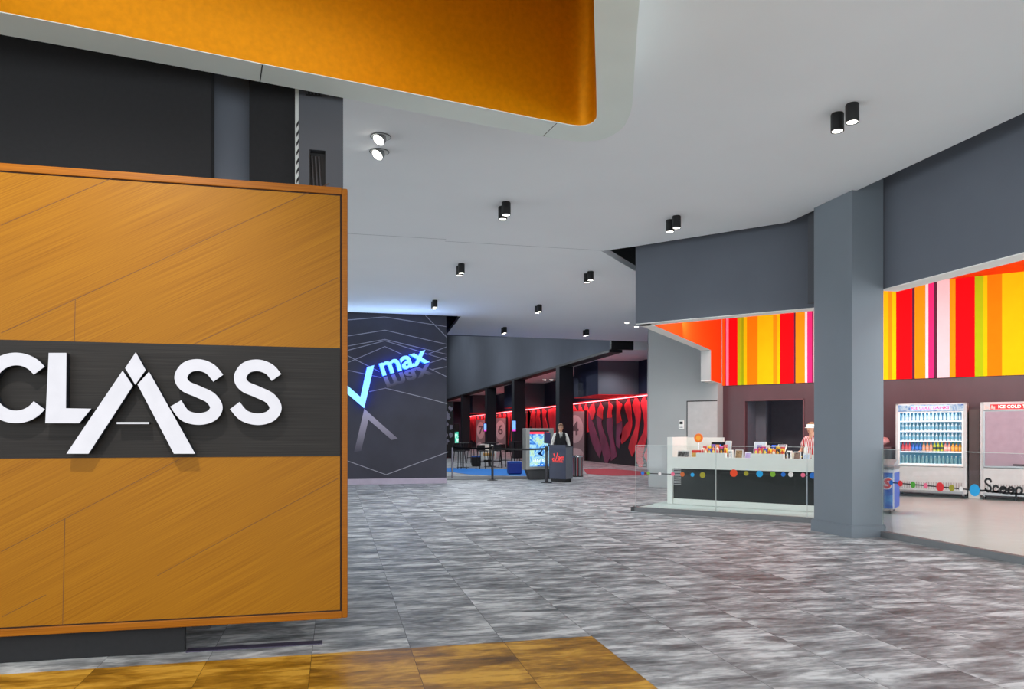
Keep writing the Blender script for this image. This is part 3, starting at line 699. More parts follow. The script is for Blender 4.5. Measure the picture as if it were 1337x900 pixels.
strokes = [[(365,305),(350,255),(300,232),(255,260),(255,310),(300,350),(350,390),(355,440),(320,480),(275,470),(258,430),(255,410)],
           [(125,465),(200,465),(270,462),(330,472),(400,488),(430,480)],
           [(505,410),(470,372),(420,385),(405,440),(430,485),(480,485),(515,460)],
           [(430,485),(520,495),(560,500)],
           [(600,385),(555,410),(550,465),(600,508),(650,470),(655,420),(600,385)], [(550,425),(600,435),(650,415)],
           [(600,508),(680,515),(720,508)],
           [(750,390),(705,425),(700,475),(755,520),(805,480),(805,425),(750,390)], [(700,440),(755,450),(805,430)],
           [(755,520),(820,520),(850,520)],
           [(852,420),(852,520),(853,600),(855,670)],
           [(852,430),(900,402),(955,420),(970,470),(940,520),(890,530),(855,510)], [(940,520),(1005,535),(1200,560)]]
for s_ in strokes: sc.ribbon(script(s_), 0.013, 'y', -0.004, -0.0005)
sc.build('script_lettering', M_line, gl)

# ---- counter
CT = thing('snack_counter', 'long white snack counter with stepped front and glossy dark lower panel', 'counter', (0, 0, ZK), RC)
zc = lambda z: z-ZK
a0c = -6.08; a1c = -3.2
steps = [(-5.97,1.02),(-5.48,1.105),(-4.9,1.02),(-4.41,1.105),(-3.82,1.02),(-3.33,1.105),(a1c,1.105)]
fb = MB()
for i in range(len(steps)-1): fb.box((steps[i][0], BC, zc(0.79)), (steps[i+1][0], BC+0.10, zc(steps[i][1])))
fb.build('front_band', M_solid, CT)
MB().box((-5.97, BC+0.06, zc(0.19)), (a1c, BC+0.12, zc(0.79))).build('lower_panel', M_glossblk, CT)
MB().box((-5.97, BC+0.03, 0), (a1c, BC+0.12, zc(0.19))).build('kickboard', M_solid, CT)
ep = MB(); ep.box((a0c, BC, 0), (-5.97, BC+0.12, zc(1.41))); ep.box((a0c, BC+0.12, 0), (-6.03, BC+0.95, zc(1.41))); ep.box((-6.03, BC+0.9, zc(0.95)), (-5.25, BC+0.95, zc(1.40))); ep.build('end_panel', M_solid, CT)
wt = MB(); wt.box((-5.97, BC+0.10, zc(0.96)), (a1c, BC+0.75, zc(1.0))); wt.box((-6.03, BC+0.12, zc(0.96)), (-5.97, BC+0.75, zc(1.0)))
wt.build('worktop', M_solid, CT)
for a_s, a_e in ((-5.48,-4.9),(-4.41,-3.82),(-3.33,a1c)):
    MB().box((a_s, BC+0.10, zc(1.0)), (a_e, BC+0.42, zc(1.03))).build('display_tray', M_steel, CT)
bd = MB(); bd.box((-6.03, BC+0.70, 0), (a1c, BC+0.75, zc(0.96))); bd.build('back_panel', M_solid, CT)
LOW, HI = 1.0, 1.03
# ---- fridges
M_fr = mat('fridge_grey_white', (196,200,200), 0.4, var=0.03); M_int = mat('fridge_liner', (120,178,204), 0.4, emit=(110,180,215), es=0.14)
M_hdr = screen_mat('header_picture', [(0.3,(60,110,200)),(0.45,(190,215,245)),(0.55,(236,244,255)),(0.7,(110,160,225))], 7, 0.6)
def fridge(label, a0, a1, lit):
    t = thing('drinks_fridge', label, 'fridge', P(a0, 18.65, ZK), RC, 'upright drinks fridges')
    W = a1-a0; D = 0.72; Ht = 2.06
    cb = MB(); cb.rbox((0, 0.03, 0.10), (0.07, D, Ht), 0.01); cb.rbox((W-0.07, 0.03, 0.10), (W, D, Ht), 0.01); cb.box((0.07, D-0.06, 0.10), (W-0.07, D, Ht)); cb.rbox((0, 0.03, Ht-0.04), (W, D, Ht), 0.01)
    cb.box((0.07, 0.06, 0.10), (W-0.07, D-0.06, 0.72)); cb.box((0.07, 0.06, 1.87), (W-0.07, D-0.06, Ht-0.04)); cb.build('body', M_fr, t)
    li = MB(); li.box((0.07, D-0.08, 0.72), (W-0.07, D-0.06, 1.87)); li.box((0.07, 0.05, 0.72), (0.082, D-0.08, 1.87)); li.box((W-0.082, 0.05, 0.72), (W-0.07, D-0.08, 1.87)); li.box((0.07,0.05,1.855),(W-0.07,D-0.08,1.87))
    li.build('liner', M_int if lit else mat('unlit_liner', (150,140,150), 0.5), t)
    hd = MB(); hd.rbox((0.05, 0.0, 1.885), (W-0.05, 0.06, 2.03), 0.012); h_ = hd.build('header', M_hdr if lit else M_fr, t)
    sgn = MB(); sgn.box((0.30 if lit else 0.18, -0.004, 1.905), (W-0.30 if lit else W-0.18, 0.0, 2.01)); sgn.build('name_strip', mat('header_blue', (150,180,232), 0.4, emit=(160,190,240), es=0.7) if lit else mat('header_red', (214,36,40), 0.4, emit=(220,34,40), es=0.35), h_)
    tx = MB(); put_text(tx, 'ICE COLD DRINKS' if lit else 'ICE COLD TREATS', 0.088, T((W/2, -0.006, 1.957)), extrude=0.002, offset=0.002, xs=1.0)
    tx.build('lettering', mat('header_letter_red', (226,60,90), 0.5, emit=(226,60,90), es=0.4) if lit else mat('header_letter_white', (250,240,230), 0.5, emit=(250,240,230), es=0.5), h_)
    if not lit:
        px_ = MB(); rq = random.Random(5)
        for k in range(5): px_.rbox((0.075+k*0.04, -0.008, 1.91+0.01*(k % 2)), (0.105+k*0.04, -0.001, 1.99-0.02*(k % 3)), 0.004)
        px_.build('cup_picture', mat('cup_white', (244,200,190), 0.5), h_)
    fr = MB(); fr.box((0.055, 0.0, 0.69), (0.085, 0.035, 1.875)); fr.box((W-0.085, 0.0, 0.69), (W-0.055, 0.035, 1.875)); fr.box((0.085, 0.0, 0.69), (W-0.085, 0.035, 0.72)); fr.box((0.085, 0.0, 1.86), (W-0.085, 0.035, 1.875)); fr.build('opening_frame', M_white if lit else M_steel, t)
    MB().rbox((0.055, 0.01, 0.15), (W-0.055, 0.05, 0.67), 0.01).build('lower_panel', mat('fridge_panel', (198,202,200), 0.45), t)
    gr = MB()
    nsl = 26
    for k in range(nsl): x = 0.09+(W-0.18)*k/(nsl-1); gr.box((x-0.012, 0.002, 0.19), (x+0.008, 0.011, 0.34))
    gr.build('vent_grille', mat('grille_grey', (160,154,152), 0.5), t)
    MB().box((0.055, 0.01, 0.10), (W-0.055, 0.06, 0.15)).build('kickplate', M_steel, t)
    for x in (0.06, W-0.06):
        for y in (0.08, D-0.08):
            MB().lathe([(0.04,-0.015),(0.045,0),(0.04,0.015)], n=14, M=T((x, y, 0.046)) @ Matrix.Rotation(math.pi/2, 4, 'Y')).build('caster', M_matte, t, smooth=True)
            MB().box((x-0.02,y-0.03,0.06),(x+0.02,y+0.03,0.101)).build('caster_bracket', M_steel, t)
    return t, W, D
t1, W1, D1 = fridge('tall white drinks fridge with lit shelves full of bottles and a blue header', -2.63, -1.27, True)
shz = [0.735, 1.00, 1.235, 1.455, 1.675]
for z in shz:
    s_ = MB(); s_.box((0.085, 0.09, z-0.014), (W1-0.085, D1-0.085, z)); s_.mat(1).box((0.085, 0.075, z-0.022), (W1-0.085, 0.09, z+0.004)); s_.build('shelf', [M_white, mat('shelf_light_edge', (236,250,255), 0.4, emit=(220,244,255), es=0.6)], t1)
def bottle(name, lab, cat, body, cap, label, h, r, loc):
    b_ = MB(); b_.lathe([(r*0.9,0),(r,0.01),(r,h*0.22),(r*0.96,h*0.26),(r*0.96,h*0.52),(r,h*0.55),(r*0.92,h*0.66),(r*0.45,h*0.84),(r*0.38,h*0.9)], n=12)
    b_.mat(1).lathe([(r*0.44,h*0.9),(r*0.44,h)], n=12); b_.mat(2).lathe([(r*1.02,h*0.24),(r*1.02,h*0.53)], n=12, cap=False)
    o = b_.build(name, [body, cap, label], None, loc, RC, smooth=True); return o
M_water = mat('clear_bottle', (196,218,226), 0.12, var=0.1); M_wcap = mat('white_cap', (240,244,248), 0.4); M_wlab = mat('pale_label', (206,222,232), 0.4); M_blab = mat('teal_label', (120,180,204), 0.4); M_dwater = mat('teal_bottle', (120,168,176), 0.15, var=0.15)
def fill(z, n, makers, gname):
    for k in range(n):
        x = 0.125+(W1-0.25)*k/(n-1); mk = makers(k)
        src, lab = mk
        o = src.copy(); COL.objects.link(o); o.location = P(-2.63+x, 18.65+0.17, ZK+z+0.0005); o.rotation_euler = (0,0,RC)
        tag(o, lab, 'bottle', gname)
pro = {}
def proto(key, *a):
    o = bottle(*a); pro[key] = o; return o
kin = [('top', 4, 'clear bottle with big white label on top shelf of the lit fridge', M_wlab), ('second', 3, 'clear water bottle on the second shelf from the top of the lit fridge', M_blab), ('third', 2, 'clear water bottle on the middle shelf of the lit fridge', M_blab)]
for nm, si_, lab, lm in kin:
    s0 = bottle('water_bottle', lab, 'bottle', M_water, M_wcap, lm, 0.178, 0.031, (0,0,0)); fill(shz[si_], 16, lambda k, s=s0, l=lab: (s, l), 'bottles on the %s shelf of the lit fridge' % nm); bpy.data.objects.remove(s0)
s0 = bottle('water_bottle', '', '', M_dwater, M_wcap, M_dwater, 0.18, 0.031, (0,0,0)); fill(shz[0], 15, lambda k, s=s0: (s, 'teal water bottle on the lowest shelf of the lit fridge'), 'bottles on the lowest shelf of the lit fridge'); bpy.data.objects.remove(s0)
SD = {'red':((196,60,70),(200,30,40),(214,90,96)), 'blue':((40,80,170),(60,70,120),(60,130,220)), 'peach':((232,160,110),(232,96,30),(214,170,150)), 'lime':((190,200,40),(232,190,20),(70,80,60)), 'pinko':((232,150,140),(226,80,40),(240,210,200)), 'juice':((240,160,40),(50,150,40),(244,190,100))}
sd = {k: bottle('soft_drink_bottle', '', '', mat('drink_'+k, v[0], 0.2), mat('cap_'+k, v[1], 0.4), mat('label_'+k, v[2], 0.4), 0.2, 0.032, (0,0,0)) for k, v in SD.items()}
order = ['red']*3+['blue']*3+['peach']*3+['lime']*3+['pinko']*2+['juice']*3
words = {'red':'red','blue':'blue','peach':'peach coloured, orange capped','lime':'lime yellow','pinko':'pale pink, orange capped','juice':'orange juice, green capped'}
fill(shz[1], 17, lambda k: (sd[order[k]], words[order[k]]+' drink bottle on the fourth shelf of the lit fridge'), 'soft drinks on the fourth shelf of the lit fridge')
for o in sd.values(): bpy.data.objects.remove(o)
t2, W2, D2 = fridge('white upright fridge with red header and closed grey roller blind, right of the lit one', -1.02, 0.34, False)
rb = MB(); rb.box((0.085, 0.012, 0.72), (W2-0.085, 0.02, 1.86))
for k in range(38): rb.box((0.087, 0.004, 0.73+k*0.0297), (W2-0.087, 0.013, 0.752+k*0.0297))
rb.build('roller_blind', mat('blind_mauve', (172,152,164), 0.5), t2)
MB().rbox((W2*0.42, -0.015, 0.735), (W2*0.62, 0.006, 0.765), 0.006).build('blind_handle', M_matte, t2)
# wall upright and skirting between the fridges
up_ = MB(); up_.box((-1.24, 18.95, ZK), (-1.05, BB, 2.0)); up_.mat(1).box((-1.25, 18.9, ZK), (-1.04, BB, 0.24)); kstruct('wall_fridge_pier', up_, [mat('brown_laminate', (92,74,72), 0.4, var=0.1, scale=3), M_solid])
# ---- ice-cream freezer, end on
fz = thing('ice_cream_freezer', 'blue chest freezer with red and white lettering half hidden by the grey column', 'freezer', P(-3.14, 14.45, ZK), RC)
Lz, Dz, Hz = 1.08, 0.62, 0.88
MB().rbox((0, 0, 0.08), (Lz, Dz, 0.78), 0.03).build('cabinet', mat('freezer_white', (206,212,220), 0.4), fz)
MB().rbox((0.015, -0.006, 0.10), (Lz-0.02, 0.004, 0.72), 0.004).build('front_picture', screen_mat('freezer_blue', [(0.3,(14,60,180)),(0.5,(24,96,214)),(0.66,(60,150,236)),(0.8,(150,210,250))], 4, 0.5, 2.0), fz)  # print given its own glow to make the blue brighter
MB().rbox((Lz-0.004, 0.03, 0.10), (Lz+0.006, Dz-0.03, 0.72), 0.004).build('end_picture', mat('freezer_end_blue', (40,90,200), 0.4, emit=(30,80,200), es=0.1), fz)  # end print also carries a faint glow of its own
lt = MB(); put_text(lt, "s", 0.36, T((Lz-0.115, -0.012, 0.56)), extrude=0.003, offset=0.022, shear=0.15); lt.build('outline_lettering', mat('freezer_letter_white', (244,244,248), 0.4), fz)
lt = MB(); put_text(lt, "s", 0.36, T((Lz-0.115, -0.017, 0.56)), extrude=0.003, offset=0.006, shear=0.15); lt.build('lettering', mat('freezer_letter_red', (214,26,44), 0.4), fz)
MB().rbox((-0.01, -0.015, 0.78), (Lz+0.01, Dz+0.01, 0.83), 0.012).build('rim', M_steel, fz)
li_ = MB(); li_.prism([(0,0.83),(Dz,0.83),(Dz,0.93),(Dz*0.8,0.94),(0.04,0.86)], 'x', 0.01, Lz-0.01); li_.build('sliding_lid', glass('freezer_lid', opac=0.35, col=(200,210,220)), fz)
for x in (0.08, Lz-0.08):
    for y in (0.08, Dz-0.08): MB().lathe([(0.03,-0.012),(0.036,0),(0.03,0.012)], n=12, M=T((x, y, 0.037)) @ Matrix.Rotation(math.pi/2, 4, 'Y')).build('caster', M_matte, fz, smooth=True); MB().box((x-0.015,y-0.015,0.05),(x+0.015,y+0.015,0.082)).build('caster_bracket', M_steel, fz)
# side unit behind it with a bag on top
su = thing('dark_side_cabinet', 'dark low cabinet behind the blue freezer', 'cabinet', P(-3.35, 18.7, ZK), RC)
MB().rbox((0,0,0.08),(0.62,0.7,1.06),0.01).build('body', M_glossblk, su); MB().rbox((-0.01,-0.01,1.06),(0.63,0.71,1.09),0.008).build('top', M_maroon, su); MB().box((0.03,0.03,0),(0.59,0.67,0.08)).build('plinth', M_matte, su)
bg = MB(); bg.ball((0.3,0.3,0.125),(0.26,0.16,0.125),16,10)
for v in range(len(bg.v)):
    x, y, z = bg.v[v]; bg.v[v] = (x+0.012*math.sin(40*z+9*x), y+0.01*math.sin(33*x), max(0.0, z+0.014*math.sin(27*x)))
tag(bg.build('snack_bag', mat('bag_pink', (206,150,150), 0.5, var=0.35, scale=14), None, P(-3.35,18.7,ZK+1.091), RC, smooth=True), 'crumpled pink bag lying on the dark cabinet left of the lit fridge', 'bag')

# ---- things on the grey concession wall and in the doorway
kp = onb(890, 555, 19.1); k_ = thing('wall_keypad', 'white wall keypad with small dark display on the pale grey wall', 'keypad', P(kp[0], 19.1, kp[1]), RC)
MB().rbox((-0.075,-0.03,-0.12),(0.075,0.0,0.12),0.01).build('casing', M_white, k_); MB().box((-0.045,-0.034,0.02),(0.045,-0.029,0.09)).build('display', M_matte, k_)
kb = MB()
for i in range(3):
    for j in range(2): kb.box((-0.04+i*0.03,-0.033,-0.08+j*0.035),(-0.02+i*0.03,-0.029,-0.06+j*0.035))
kb.build('keys', M_grey, k_)
dw = [onb(898, 525, 19.1), onb(936.5, 525, 19.1)]
dm = MB(); dm.box((dw[0][0], 19.085, 0.09), (dw[1][0], 19.1, dw[0][1])); 
dm.mat(1); dm.box((dw[0][0]-0.03, 19.09, 0.09), (dw[0][0], 19.1, dw[0][1]+0.03)); dm.box((dw[0][0], 19.09, dw[0][1]), (dw[1][0], 19.1, dw[0][1]+0.03))
o = struct('door_1', dm, [mat('grey_door', (178,176,174), 0.3), mat('door_gap', (60,60,60), 0.7)], rz=RC)
sw = onb(982, 557, BB+0.9); 
s_ = thing('light_switch', 'small white light switch in the dark doorway behind the counter', 'switch', P(sw[0]-0.05, BB+0.9, sw[1]), RC)
# its backing: the short wall inside the room
MB().rbox((-0.05,0.02,-0.11),(0.05,0.05,0.11),0.006).build('plate', M_white, s_); MB().rbox((-0.015,0.008,-0.03),(0.015,0.022,0.03),0.004).build('rocker', M_solid, s_)

# ---- things on the counter
def place(a, b, z): return P(a, b, z)
c2 = lambda x: onb(865+x/6.52, 595, BC+0.25)[0]
def card(label, x0, x1, h, m, group=None):
    a0, a1 = c2(x0), c2(x1)
    t = thing('price_card_stand', label, 'card stand', P(a0, BC+0.2, LOW), RC, group); w_ = a1-a0
    MB().prism([(0,0),(0.1,0),(0.06,h),(0.045,h)], 'x', 0, w_).build('acrylic_holder', mat('acrylic_white', (214,216,216), 0.2), t)
    pc = MB(); pc.add([(0.012,-0.002,0.012),(w_-0.012,-0.002,0.012),(w_-0.012,0.043,h-0.008),(0.012,0.043,h-0.008)], [(0,1,2,3)]); pc.build('printed_card', m, t); return t
card('black and white card in a stand at the left end of the counter', 132, 232, 0.14, screen_mat('card_print', [(0.35,(20,20,20)),(0.5,(120,120,120)),(0.62,(190,190,190))], 22, 0.0))
bpy.data.materials['card_print'].node_tree.nodes['Principled BSDF'].inputs['Emission Strength'].default_value = 0.25
# lollipop-like orange sign on a stand
os_ = thing('round_orange_sign', 'round orange sign on a little stand near the left end of the counter', 'sign', P(c2(290), BC+0.36, LOW), RC)
MB().lathe([(0.06,0),(0.055,0.012)], n=20).build('base', M_solid, os_); MB().tube([(0,0,0.01),(0,0,0.32)], 0.008).build('post', M_chrome, os_, smooth=True)
rd = MB(); rd.prism([((0.095 if k % 2 else 0.085)*math.cos(2*math.pi*k/40), 0.39+(0.095 if k % 2 else 0.085)*math.sin(2*math.pi*k/40)) for k in range(40)], 'y', -0.012, 0.008)
rd.mat(1).prism([(0.05*math.cos(2*math.pi*k/24), 0.39+0.05*math.sin(2*math.pi*k/24)) for k in range(24)], 'y', -0.016, -0.012); rd.build('disc', [mat('sign_orange', (244,120,20), 0.4), mat('sign_amber', (250,170,40), 0.4)], os_)
bx = thing('red_lolly_box', 'red and tan display box under the round orange sign', 'box', P(c2(262), BC+0.18, LOW), RC)
MB().rbox((0,0,0),(0.15,0.1,0.1),0.004).build('box_body', mat('tan_box', (206,160,80), 0.5, var=0.3, scale=30), bx); MB().rbox((-0.003,-0.003,0.1),(0.153,0.103,0.15),0.004).build('box_lid', mat('box_red', (216,50,40), 0.5), bx)
# tills
def till(label, x0, x1):
    a0, a1 = c2(x0), c2(x1); w_ = a1-a0
    t = thing('till', label, 'till', P(a0, BC+0.48, LOW), RC, 'tills on the snack counter')
    MB().rbox((w_*0.3,0.08,0),(w_*0.7,0.24,0.02),0.006).build('foot', M_matte, t); MB().rbox((w_*0.44,0.12,0.02),(w_*0.56,0.17,0.16),0.01).build('stem', M_matte, t)
    MM = T((0,0.08,0.12)) @ Matrix.Rotation(-0.25, 4, 'X')
    MB().rbox((0,0,0),(w_,0.03,0.2),0.01,MM).build('housing', M_matte, t)
    sc_ = MB(); sc_.box((0.03,-0.002,0.03),(w_-0.03,0.0,0.175),MM); s_o = sc_.build('screen', mat('till_screen', (18,20,36), 0.15), t)
    MB().box((w_*0.3,-0.004,0.105),(w_*0.62,-0.002,0.14),MM).build('blue_readout', mat('till_blue', (60,110,230), 0.3, emit=(70,120,255), es=1.0), s_o)
till('left black till with blue readout behind the crisps on the counter', 360, 500)
till('right black till with blue readout behind the crisps on the counter', 848, 975)
def terminal(label, x0, x1, yb, h, tilt, m, name='payment_screen'):
    a0, a1 = c2(x0), c2(x1); w_ = a1-a0
    t = thing(name, label, 'screen', P(a0, BC+yb, LOW), RC)
    MB().rbox((w_*0.25,0.0,0),(w_*0.75,0.16,0.03),0.008).build('foot', M_steel, t); MB().tube([(w_*0.5,0.08,0.02),(w_*0.5,0.08,h*0.6)],0.018).build('stem', M_steel, t, smooth=True)
    MM = T((w_/2,0.06,h*0.62)) @ Matrix.Rotation(tilt, 4, 'X')
    MB().rbox((-w_/2,-0.01,-h*0.3),(w_/2,0.025,h*0.4),0.012,MM).build('housing', M_solid, t); MB().box((-w_/2+0.015,-0.013,-h*0.26),(w_/2-0.015,-0.01,h*0.36),MM).build('panel', m, t); return t
M_pale = mat('pale_screen', (196,206,214), 0.2)
terminal('small pale printer screen right of the left till', 495, 548, 0.45, 0.33, -0.2, M_pale)
terminal('larger tilted silver screen left of the right till', 745, 850, 0.42, 0.32, -0.35, M_pale)
terminal('tilted grey striped scanner head right of the right till', 942, 1022, 0.42, 0.31, -0.9, mat('scanner_stripe', (100,104,116), 0.3, var=0.4, scale=20), 'scanner')
# napkin holders
def napkins(label, x0, x1, m):
    a0, a1 = c2(x0), c2(x1); w_ = a1-a0; t = thing('napkin_holder', label, 'napkin holder', P(a0, BC+0.16, LOW), RC, 'napkin holders')
    MB().rbox((0,0,0),(w_,0.11,0.155),0.012).build('casing', m, t); MB().rbox((w_*0.15,-0.004,0.02),(w_*0.85,0.002,0.135),0.004).build('front_plate', M_chrome, t); MB().box((w_*0.1,0.02,0.155),(w_*0.9,0.09,0.165)).build('napkins', M_white, t)
napkins('white napkin holder in the first low gap of the counter', 568, 610, M_solid)
napkins('white napkin holder in the second low gap of the counter', 1064, 1108, M_solid)
card('tan card stand beside the white napkin holder in the first low gap', 622, 688, 0.17, mat('tan_card', (140,110,76), 0.5, var=0.5, scale=40))
card('lilac leaflet stand just left of the second row of crisps', 705, 756, 0.13, mat('lilac_leaflet', (170,150,196), 0.5, var=0.3, scale=40))
card('brown card stand in the second low gap of the counter', 1118, 1178, 0.15, mat('brown_card', (120,96,84), 0.5, var=0.5, scale=40))
card('pale blue card stand at the right end of the counter', 1200, 1258, 0.12, mat('blue_card', (170,186,206), 0.5, var=0.3, scale=40))
wb = MB(); wb.lathe([(0.036,0),(0.038,0.01),(0.038,0.2),(0.02,0.24),(0.012,0.25),(0.012,0.29)], n=16); tag(wb.build('sauce_bottle', M_white, None, P(c2(1192), BC+0.5, LOW), RC, smooth=True), 'white squeeze bottle by the striped shirt at the counter', 'bottle')
# yellow straws in a low cup
sc2 = thing('straw_bundle', 'loose bundle of yellow straws lying on the counter by the second napkin holder', 'straws', P(c2(1035), BC+0.42, LOW), RC)
for k in range(6):
    y0 = 0.03*k-0.06; MB().tube([(0.0,y0,0.045+0.012*k),(0.12,y0*0.6,0.06+0.008*k),(0.27,y0*0.5+0.02*math.sin(k),0.05)],0.009,8).build('straw', mat('straw_yellow', (236,220,50), 0.4), sc2, smooth=True)
MB().rbox((0.05,-0.08,0),(0.22,0.1,0.045),0.008).build('tray', M_solid, sc2)
# crisp packets
def packet_mesh(w_, h_, d_):
    b = MB(); n = 9; m_ = 11
    for s_ in (-1, 1):
        vs = []; fs = []
        for j in range(m_):
            v = j/(m_-1)
            for i in range(n):
                u = i/(n-1); bul = (math.sin(math.pi*u)**0.6)*(math.sin(math.pi*v)**0.45)
                wob = 0.004*math.sin(9*u+14*v)
                vs.append(((u-0.5)*w_*(1-0.1*math.sin(math.pi*v)), s_*(d_/2*bul+0.001)+wob*bul, v*h_))
        for j in range(m_-1):
            for i in range(n-1): fs.append((j*n+i, j*n+i+1, (j+1)*n+i+1, (j+1)*n+i))
        b.add(vs, fs)
    b.f = b.f; b.m = []
    for f in b.f:
        z = sum(b.v[i][2] for i in f)/4/h_; x = sum(b.v[i][0] for i in f)/4/w_
        b.m.append(2 if (z < 0.1 or z > 0.9) else (1 if (x*x/0.09+(z-0.55)**2/0.05) < 1 else 0))
    return b
pk = {}
PC = {'red':((206,40,54),(240,220,120),(214,90,90)), 'blue':((40,70,170),(240,210,80),(80,110,190)), 'orange':((236,110,40),(250,236,210),(230,150,90)), 'magenta':((206,40,130),(250,220,90),(214,100,160)), 'yellow':((244,190,30),(206,50,40),(240,210,110)), 'black':((40,32,36),(230,160,40),(70,60,60)), 'pale':((236,206,190),(206,60,70),(226,214,206)), 'purple':((96,50,150),(244,200,60),(130,90,170))}
for k, v in PC.items():
    pk[k] = [mat('packet_%s_%d' % (k, i), c, 0.3, 0.15, var=0.15, scale=20) for i, c in enumerate(v)]
def packs(a0, a1, row, cols_, zb, h, where):
    n = len(cols_)
    for i, c in enumerate(cols_):
        a = a0+(a1-a0)*(i+0.5)/n; w_ = (a1-a0)/n*1.0
        o = packet_mesh(w_*0.97, h*(0.92+0.16*random.random()), 0.045).build('crisp_packet', pk[c], None, P(a, BC+row, zb), RC, smooth=60, merge=True)
        o.rotation_euler = (random.uniform(-0.18,-0.02), random.uniform(-0.07,0.07), RC)
        o.rotation_mode = 'XYZ'; 
        prev = cols_[i-1] if i else None; 
        lab = '%s crisp packet, %s' % (c, where)
        dup = [j for j, q in enumerate(cols_) if q == c]
        if len(dup) > 1:
            nb = ('beside a %s packet on its left' % prev) if prev else 'first at the left end'
            lab += ', '+nb
        tag(o, lab, 'crisp packet', 'crisp packets on the counter')
packs(-5.45, -4.92, 0.16, ['pale','orange','blue','red','pale','black','yellow'], HI, 0.17, 'front row of the left tray')
packs(-5.43, -4.94, 0.24, ['red','yellow','purple','orange','magenta','red'], HI, 0.23, 'back row of the left tray')
packs(-4.40, -3.84, 0.16, ['magenta','red','blue','yellow','orange','black','yellow'], HI, 0.17, 'front row of the middle tray')
packs(-4.38, -3.86, 0.24, ['purple','magenta','pale','blue','yellow','red'], HI, 0.22, 'back row of the middle tray')

# ================================================================== PEOPLE
def skin_mesh(joints, bones, root, sub=2):
    """continuous surface grown around a skeleton of joints {name: (xyz, radius)}"""
    names = list(joints); idx = {n: i for i, n in enumerate(names)}
    me = bpy.data.meshes.new('sk'); me.from_pydata([joints[n][0] for n in names], [(idx[a], idx[b]) for a, b in bones], [])
    o = bpy.data.objects.new('sk', me); COL.objects.link(o)
    md = o.modifiers.new('s', 'SKIN'); md.use_smooth_shade = True; md.branch_smoothing = 0.4
    for n in names:
        d = me.skin_vertices[0].data[idx[n]]; r = joints[n][1]; d.radius = r if isinstance(r, tuple) else (r, r); d.use_root = (n == root)
    ms = o.modifiers.new('u', 'SUBSURF'); ms.levels = sub; ms.render_levels = sub
    dg = bpy.context.evaluated_depsgraph_get(); dg.update()
    e = bpy.data.meshes.new_from_object(o.evaluated_get(dg))
    r = ([v.co.copy() for v in e.vertices], [list(p.vertices) for p in e.polygons])
    bpy.data.objects.remove(o); bpy.data.meshes.remove(me); bpy.data.meshes.remove(e); return r
def remesh(mb, vox):
    me = bpy.data.meshes.new('rm'); me.from_pydata(mb.v, [], mb.f); o = bpy.data.objects.new('rm', me); COL.objects.link(o)
    md = o.modifiers.new('r', 'REMESH'); md.mode = 'VOXEL'; md.voxel_size = vox
    sm = o.modifiers.new('s', 'SMOOTH'); sm.iterations = 3; sm.factor = 0.5
    dg = bpy.context.evaluated_depsgraph_get(); dg.update(); e = bpy.data.meshes.new_from_object(o.evaluated_get(dg))
    r = MB().add([v.co.copy() for v in e.vertices], [list(p.vertices) for p in e.polygons])
    bpy.data.objects.remove(o); bpy.data.meshes.remove(me); bpy.data.meshes.remove(e); return r
